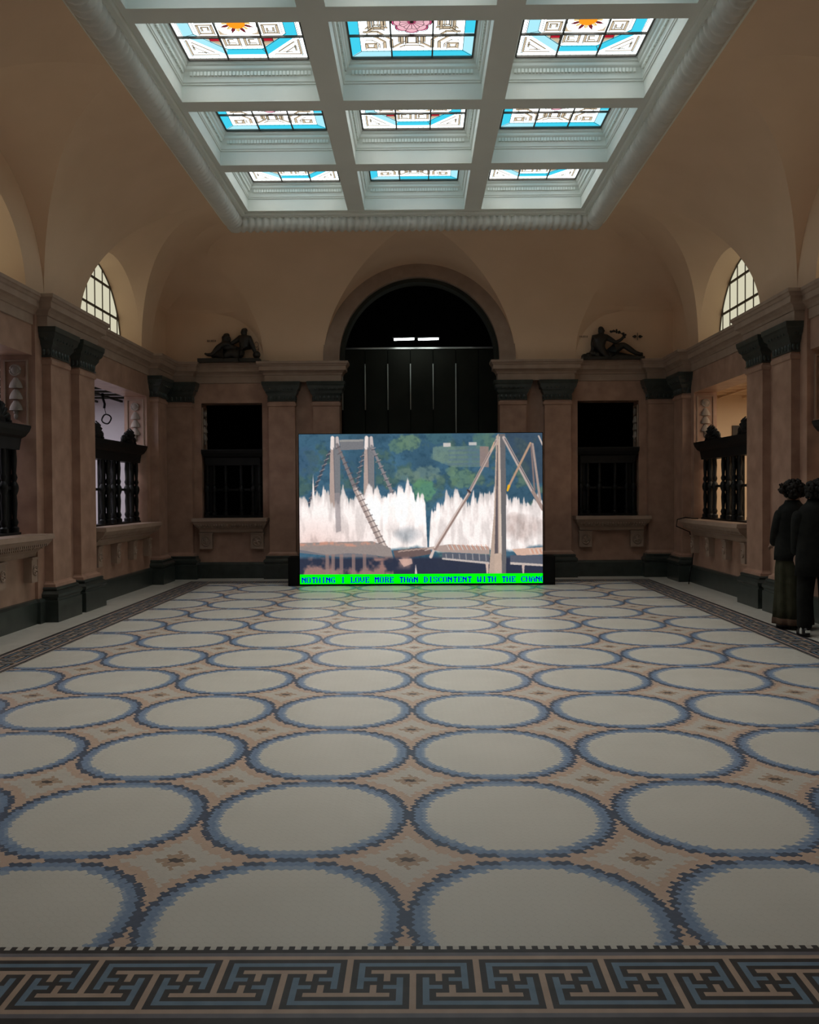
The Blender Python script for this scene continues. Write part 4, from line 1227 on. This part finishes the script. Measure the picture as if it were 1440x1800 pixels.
def build_screen():
    SXa, SXb, SY = -2.088, 2.146, 14.70
    SZ0, SZt = 0.035, 2.645
    root = empty('video_screen', ((SXa+SXb)/2, SY, 0)); tag(root, 'large bright video screen showing a collapsing bridge, with green caption strip', 'screen')
    hx = (SXb-SXa)/2
    lin = paint_screen(); h, w_ = lin.shape[:2]
    zs = SZ0+.168
    # one cell per picture element, laid as a grid of shared corners
    xs_ = np.linspace(-hx, hx, w_); zs_ = np.linspace(SZt, zs, h)
    gx, gz = np.meshgrid(xs_, zs_)
    co = np.stack([gx, np.full_like(gx, -.042), gz], -1).reshape(-1, 3)
    idx = np.arange(h*w_).reshape(h, w_)
    q = np.stack([idx[:-1, :-1], idx[1:, :-1], idx[1:, 1:], idx[:-1, 1:]], -1).reshape(-1, 4)
    me = bpy.data.meshes.new('picture')
    me.vertices.add(len(co)); me.vertices.foreach_set('co', co.ravel())
    me.loops.add(q.size); me.loops.foreach_set('vertex_index', q.ravel().astype(np.int32))
    me.polygons.add(len(q)); me.polygons.foreach_set('loop_start', (np.arange(len(q))*4).astype(np.int32)); me.polygons.foreach_set('loop_total', np.full(len(q), 4, np.int32))
    me.update(calc_edges=True)
    ca = me.color_attributes.new('picture', 'FLOAT_COLOR', 'POINT')
    ca.data.foreach_set('color', np.concatenate([lin.reshape(-1, 3), np.ones((h*w_, 1))], 1).astype(np.float32).ravel())
    mt = emit('screen_picture', (1, 1, 1), SCREEN_E, attr='picture'); me.materials.append(mt)
    o = bpy.data.objects.new('picture', me); COL.objects.link(o); o.parent = root
    tag(o, 'picture of bridge pylons, white plumes and trees')
    m = MB(); m.box(-hx-.012, hx+.012, -.038, .08, 0.0, SZt+.012); m.build('housing', M['black'], root)
    m = MB(); m.box(-hx, hx, -.048, -.039, SZ0, zs)
    cs = m.build('caption_strip', emit('caption_green', (0.0, 1.0, 0.003), SCREEN_E*1.12), root); tag(cs, 'bright green caption strip')
    F = dict(A='10386CC6C6FEC6C6C6C6', C='3C66C2C0C0C0C0C2663C', D='F86C6666666666666CF8', E='FE666268786860626 6FE'.replace(' ', ''), G='3C66C2C0C0DEC6C6663A', H='C6C6C6C6FEC6C6C6C6C6',
             I='3C18181818181818183C', L='F06060606060606266FE', M='C6EEFEFED6C6C6C6C6C6', N='C6E6F6FEDECEC6C6C6C6', O='7CC6C6C6C6C6C6C6C67C', R='FC6666667C6C666666E6',
             S='7CC6C660380C06C6C67C', T='7E7E5A1818181818183C', V='C6C6C6C6C6C6C66C3810', W='C6C6C6C6D6D6D6FEEE6C')
    txt = 'NOTHING I LOVE MORE THAN DISCONTENT WITH THE CHANG'
    k = 2*hx/1395; m = MB(); pw = 28.0/8*k; x0 = -hx+10*k; z0 = SZ0+.168-16*k; ph = 3.3*k
    for i, ch in enumerate(txt):
        if ch == ' ': continue
        b = bytes.fromhex(F[ch])
        for r_, v in enumerate(b):
            c = 0
            while c < 8:
                if v & (128 >> c):
                    e = c
                    while e < 8 and v & (128 >> e): e += 1
                    a = x0+(i*8+c)*pw; bb = min(x0+(i*8+e)*pw, hx)
                    if a < hx: m.quad([(a, -.0495, z0-(r_+1)*ph), (bb, -.0495, z0-(r_+1)*ph), (bb, -.0495, z0-r_*ph), (a, -.0495, z0-r_*ph)])
                    c = e
                else: c += 1
    tag(m.build('lettering', emit('caption_blue', (0.0, 0.0, 0.62), SCREEN_E), cs, fix=False), 'blue pixel lettering')
    # black feet and boxes flanking the screen
    for s, x, lb in ((-1, SXa-.09, 'left'), (1, SXb+.10, 'right')):
        m = MB(); m.box(-.10, .10, -.17, .22, 0, .50)
        r = empty('speaker_box', (x+s*.015, SY+.12, 0)); tag(r, 'low black box standing at the %s foot of the video screen' % lb, 'box', 'black boxes beside the screen')
        m.build('case', M['black'], r)
        g_ = MB(); g_.box(-.085, .085, -.178, -.17, .03, .47); g_.build('grille_cloth', M['black'], r)
build_screen()

# ------------------------------------------------------------------ cable on the right wall
m = MB()
xw = XW(1, .0)
m.tube([(xw-.12, 14.35, 1.15), (xw-.16, 14.5, 1.145), (xw-.22, 14.7, 1.16), (xw-.33, 14.82, 1.12), (xw-.34, 14.84, 1.0), (xw-.10, 14.86, .9), (xw-.03, 14.86, .6), (xw-.06, 14.86, .33), (xw-.12, 14.84, .02), (xw-.2, 14.6, .012)], .009, 6)
tag(m.build('cable', M['black'], smooth=True), 'thin black cable draped off the far right counter shelf down to the floor', 'cable')

# ------------------------------------------------------------------ people
M['skin'] = noisy('skin', (0.30, 0.19, 0.14), (0.34, 0.22, 0.16), 20, 0.6)
M['hair'] = noisy('dark_hair', (0.006, 0.005, 0.004), (0.016, 0.012, 0.010), 60, 0.6, spec=0.2)
M['jacket'] = noisy('black_jacket', (0.008, 0.0085, 0.008), (0.015, 0.016, 0.014), 12, 0.8, bump=.2, spec=.1)
M['skirt'] = noisy('olive_skirt', (0.028, 0.028, 0.016), (0.045, 0.044, 0.027), 12, 0.85, bump=.2, spec=.1)
M['hem'] = noisy('brown_hem', (0.06, 0.035, 0.024), (0.08, 0.05, 0.033), 12, 0.85, spec=.1)
M['boot'] = noisy('black_leather', (0.008, 0.008, 0.008), (0.015, 0.015, 0.015), 12, 0.3)
def loft(m, secs, n=40, folds=0, amp=0.0, lo=0, seed=1):
    """secs: (z, cx, cy, rx, ry, foldamount)"""
    rows = []
    for (z, cx, cy, rx, ry, fa) in secs:
        row = []
        for k in range(n):
            a = 2*PI*k/n
            f = 1+fa*(math.sin(folds*a+seed)+.5*math.sin((folds*1.7)//1*a+seed*2+z*3))
            row.append((cx+rx*f*math.cos(a), cy+ry*f*math.sin(a), z))
        rows.append(row)
    m.grid(rows, closed=True); m.quad(rows[0][::-1]); m.quad(rows[-1])
def hand(root, wrist, d, side, mat):
    """five-fingered hand as separate chains rooted in the palm; d = pointing direction, side = thumb side"""
    wrist = Vector(wrist); d = Vector(d).normalized(); t = Vector(side).normalized(); n = d.cross(t)
    V = [wrist, wrist+d*.045, wrist+d*.085]; E_ = [(0, 1), (1, 2)]; R = [.024, .030, .028]
    for k, (off, L) in enumerate(((.030, .070), (.010, .080), (-.010, .074), (-.029, .058))):
        b = len(V); r0 = wrist+d*.088+t*off
        V += [r0, r0+d*L*.45+n*.006, r0+d*L*.8+n*.024, r0+d*L+n*.042]; R += [.0105, .0095, .0085, .007]
        E_ += [(2, b), (b, b+1), (b+1, b+2), (b+2, b+3)]
    b = len(V); r0 = wrist+d*.035+t*.034; V += [r0, r0+d*.03+t*.022, r0+d*.062+t*.026+n*.012]; R += [.013, .011, .009]; E_ += [(1, b), (b, b+1), (b+1, b+2)]
    return skin('hand', V, E_, R, mat, root, sub=1)
def head_mesh(root, c, r, yaw, name='head'):
    m = MB(); rows = []
    cx, cy, cz = c
    for i in range(19):
        t = PI*i/18; row = []
        for k in range(28):
            a = 2*PI*k/28; x = math.sin(t)*math.cos(a); y = math.sin(t)*math.sin(a); z = -math.cos(t)
            px, py, pz = x*.78, y*.95, z*1.2
            if z < 0: px *= 1+.28*z; py *= 1+.12*z
            if y < 0:        # face towards local -y
                g_ = math.exp(-(x/.16)**2); py -= .20*g_*math.exp(-((z+.12)/.18)**2)     # nose
                py += .06*math.exp(-((abs(x)-.3)/.14)**2)*math.exp(-((z-.05)/.10)**2)        # eye sockets
                py -= .05*math.exp(-(x/.25)**2)*math.exp(-((z+.45)/.08)**2)                   # lips
                py -= .06*math.exp(-(x/.22)**2)*math.exp(-((z+.72)/.12)**2)                   # chin
            row.append((px, py, pz))
        rows.append(row)
    cyw, syw = math.cos(yaw), math.sin(yaw)
    m.grid([[(cx+r*(x*cyw-y*syw), cy+r*(x*syw+y*cyw), cz+r*z) for x, y, z in row] for row in rows], closed=True)
    for s in (-1, 1):
        ex, ey = s*.80, .03
        m.ball((cx+r*(ex*cyw-ey*syw), cy+r*(ex*syw+ey*cyw), cz+r*.0), r*.2, 8, sq=(.5, .8, 1.1))
    return m.build(name, M['skin'], root, smooth=True)
def curls(root, c, r, n, seed, name='hair', spread=1.0):
    rnd = random.Random(seed); m = MB()
    m.ball(c, r, 16, sq=(1, 1, 1.02))
    for k in range(n):
        a = rnd.uniform(0, 2*PI); t = math.acos(rnd.uniform(-.55, 1)); q = r*rnd.uniform(.92, 1.10)*spread
        m.ball((c[0]+q*math.sin(t)*math.cos(a), c[1]+q*math.sin(t)*math.sin(a), c[2]+q*math.cos(t)), rnd.uniform(.016, .034), 6)
    return m.build(name, M['hair'], root, smooth=True, fix=False)
def person_one():
    root = empty('person', (4.37, 9.86, 0), math.radians(10))
    tag(root, 'person with dark curly hair, black jacket and long olive skirt, standing turned away', 'person', 'people on the right')
    # faces local +y (away from the camera): head yaw pi
    V = [(0, 0, .92), (0, 0, 1.08), (0, .0, 1.25), (0, .0, 1.38), (0, .02, 1.47), (0, .03, 1.54), (-.09, 0, .86), (-.10, 0, .48), (-.10, .02, .10), (.09, 0, .86), (.10, 0, .48), (.10, .02, .10),
         (-.13, 0, 1.37), (-.185, .05, 1.14), (-.11, .19, .985), (.13, 0, 1.37), (.185, .05, 1.14), (.11, .19, .985)]
    Ed = [(0,1),(1,2),(2,3),(3,4),(4,5),(0,6),(6,7),(7,8),(0,9),(9,10),(10,11),(3,12),(12,13),(13,14),(3,15),(15,16),(16,17)]
    skin('body', V, Ed, [.13,.11,.125,.11,.05,.05,.085,.06,.042,.085,.06,.042,.04,.032,.026,.04,.032,.026], M['skin'], root)
    head_mesh(root, (0, .04, 1.595), .098, PI)
    curls(root, (0, -.005, 1.615), .108, 170, 4)
    m = MB(); m.ball((-.15, -.01, 1.61), .04, 10)
    rnd = random.Random(8)
    for k in range(30): a = rnd.uniform(0, 6.28); m.ball((-.15+.045*math.cos(a)*rnd.random(), -.01+.03*math.sin(a), 1.625+rnd.uniform(-.045, .065)), .014, 6)
    m.build('hair_bun', M['hair'], root, smooth=True, fix=False)
    m = MB()
    loft(m, [(.80, 0, 0, .215, .17, .03), (.88, 0, 0, .215, .165, .025), (1.0, 0, 0, .205, .155, .02), (1.12, 0, 0, .20, .15, .015), (1.25, 0, 0, .21, .15, .01), (1.35, 0, 0, .205, .14, .0), (1.42, 0, 0, .165, .12, 0), (1.46, 0, .01, .10, .095, 0), (1.50, 0, .02, .075, .08, 0)], folds=5)
    m.build('jacket', M['jacket'], root, smooth=True)
    for s in (-1, 1):
        skin('sleeve', [(s*.13, 0, 1.39), (s*.165, .01, 1.30), (s*.185, .05, 1.14), (s*.135, .17, 1.0), (s*.115, .19, .99)], [(0,1),(1,2),(2,3),(3,4)], [.085, .08, .068, .058, .052], M['jacket'], root)
        hand(root, (s*.105, .20, .98), (-.1*s, 1, -.25), (-s, .2, .4), M['skin'])
    m = MB()
    loft(m, [(.07, 0, 0, .215, .20, .07), (.25, 0, 0, .205, .195, .065), (.5, 0, 0, .195, .175, .055), (.7, 0, 0, .20, .17, .035), (.84, 0, 0, .19, .155, .02), (.95, 0, 0, .16, .13, 0)], n=80, folds=9, seed=2)
    sk_ = m.build('skirt', M['skirt'], root, smooth=True)
    m = MB(); loft(m, [(.055, 0, 0, .218, .203, .07), (.07, 0, 0, .218, .203, .07), (.13, 0, 0, .215, .20, .068)], n=80, folds=9, seed=2); m.build('hem', M['hem'], sk_, smooth=True)
    for s in (-1, 1):
        m = MB(); x = s*.09
        loft(m, [(0, x, .05, .05, .13, 0), (.04, x, .05, .05, .13, 0), (.08, x, .03, .048, .105, 0), (.12, x, .0, .047, .06, 0), (.26, x, -.01, .052, .058, 0)], n=20, folds=1)
        b = m.build('boot', M['boot'], root, smooth=True)
        if s == 1:
            m = MB(); m.ball((x-.02, -.075, .20), .012, 8); m.ball((x, -.08, .12), .010, 8); m.build('buckle', M['metal'], b)
def person_two():
    root = empty('person', (4.385, 9.31, 0), math.radians(-4)); root.scale = (.985, .985, .985)
    tag(root, 'person dressed all in black with trousers and shoes, cut by the right edge', 'person', 'people on the right')
    V = [(0, 0, .93), (0, 0, 1.10), (0, 0, 1.28), (0, 0, 1.40), (0, .02, 1.49), (0, .03, 1.56), (-.10, 0, .86), (-.12, .02, .48), (-.12, .0, .10), (.10, 0, .86), (.12, .03, .48), (.13, .05, .10),
         (-.15, 0, 1.38), (-.205, .03, 1.13), (-.178, .13, .91), (.15, 0, 1.38), (.205, .03, 1.13), (.178, .13, .91)]
    Ed = [(0,1),(1,2),(2,3),(3,4),(4,5),(0,6),(6,7),(7,8),(0,9),(9,10),(10,11),(3,12),(12,13),(13,14),(3,15),(15,16),(16,17)]
    skin('body', V, Ed, [.13,.115,.13,.12,.055,.05,.085,.06,.042,.085,.06,.042,.04,.032,.026,.04,.032,.026], M['skin'], root)
    head_mesh(root, (0, .04, 1.62), .10, PI)
    curls(root, (0, 0, 1.63), .112, 150, 11, spread=1.0)
    m = MB()
    loft(m, [(.68, 0, 0, .235, .17, .03), (.85, 0, 0, .225, .165, .02), (1.05, 0, 0, .215, .155, .01), (1.25, 0, 0, .225, .16, .01), (1.38, 0, 0, .22, .15, 0), (1.45, 0, 0, .17, .125, 0), (1.50, 0, .01, .11, .10, 0), (1.54, 0, .02, .085, .085, 0)], folds=4)
    m.build('coat', M['jacket'], root, smooth=True)
    for s in (-1, 1):
        skin('sleeve', [(s*.16, 0, 1.41), (s*.20, .0, 1.32), (s*.205, .03, 1.13), (s*.185, .11, .95), (s*.18, .13, .92)], [(0,1),(1,2),(2,3),(3,4)], [.09, .085, .07, .06, .055], M['jacket'], root)
        hand(root, (s*.17, .14, .90), (0, .3, -1), (-s*.6, 1, .2), M['skin'])
        skin('trouser_leg', [(s*.09, 0, .90), (s*.10, 0, .80), (s*.12, .02, .48), (s*.125, .02, .12), (s*.125, .02, .07)], [(0,1),(1,2),(2,3),(3,4)], [.11, .11, .095, .085, .082], M['jacket'], root)
        m = MB(); x = s*.125; yo = .06 if s < 0 else .04
        loft(m, [(0, x, yo, .052, .15, 0), (.035, x, yo, .052, .15, 0), (.07, x, yo-.02, .048, .12, 0), (.10, x, 0, .045, .06, 0)], n=20, folds=1)
        b = m.build('shoe', M['boot'], root, smooth=True)
        if s < 0:
            m = MB(); m.box(x-.06, x-.045, -.03, .0, .03, .10); m.build('pale_tab', M['white'], b)
            m = MB(); m.box(x-.03, x+.02, -.10, -.085, .05, .075); m.build('pale_tab', M['white'], b)
person_one(); person_two()
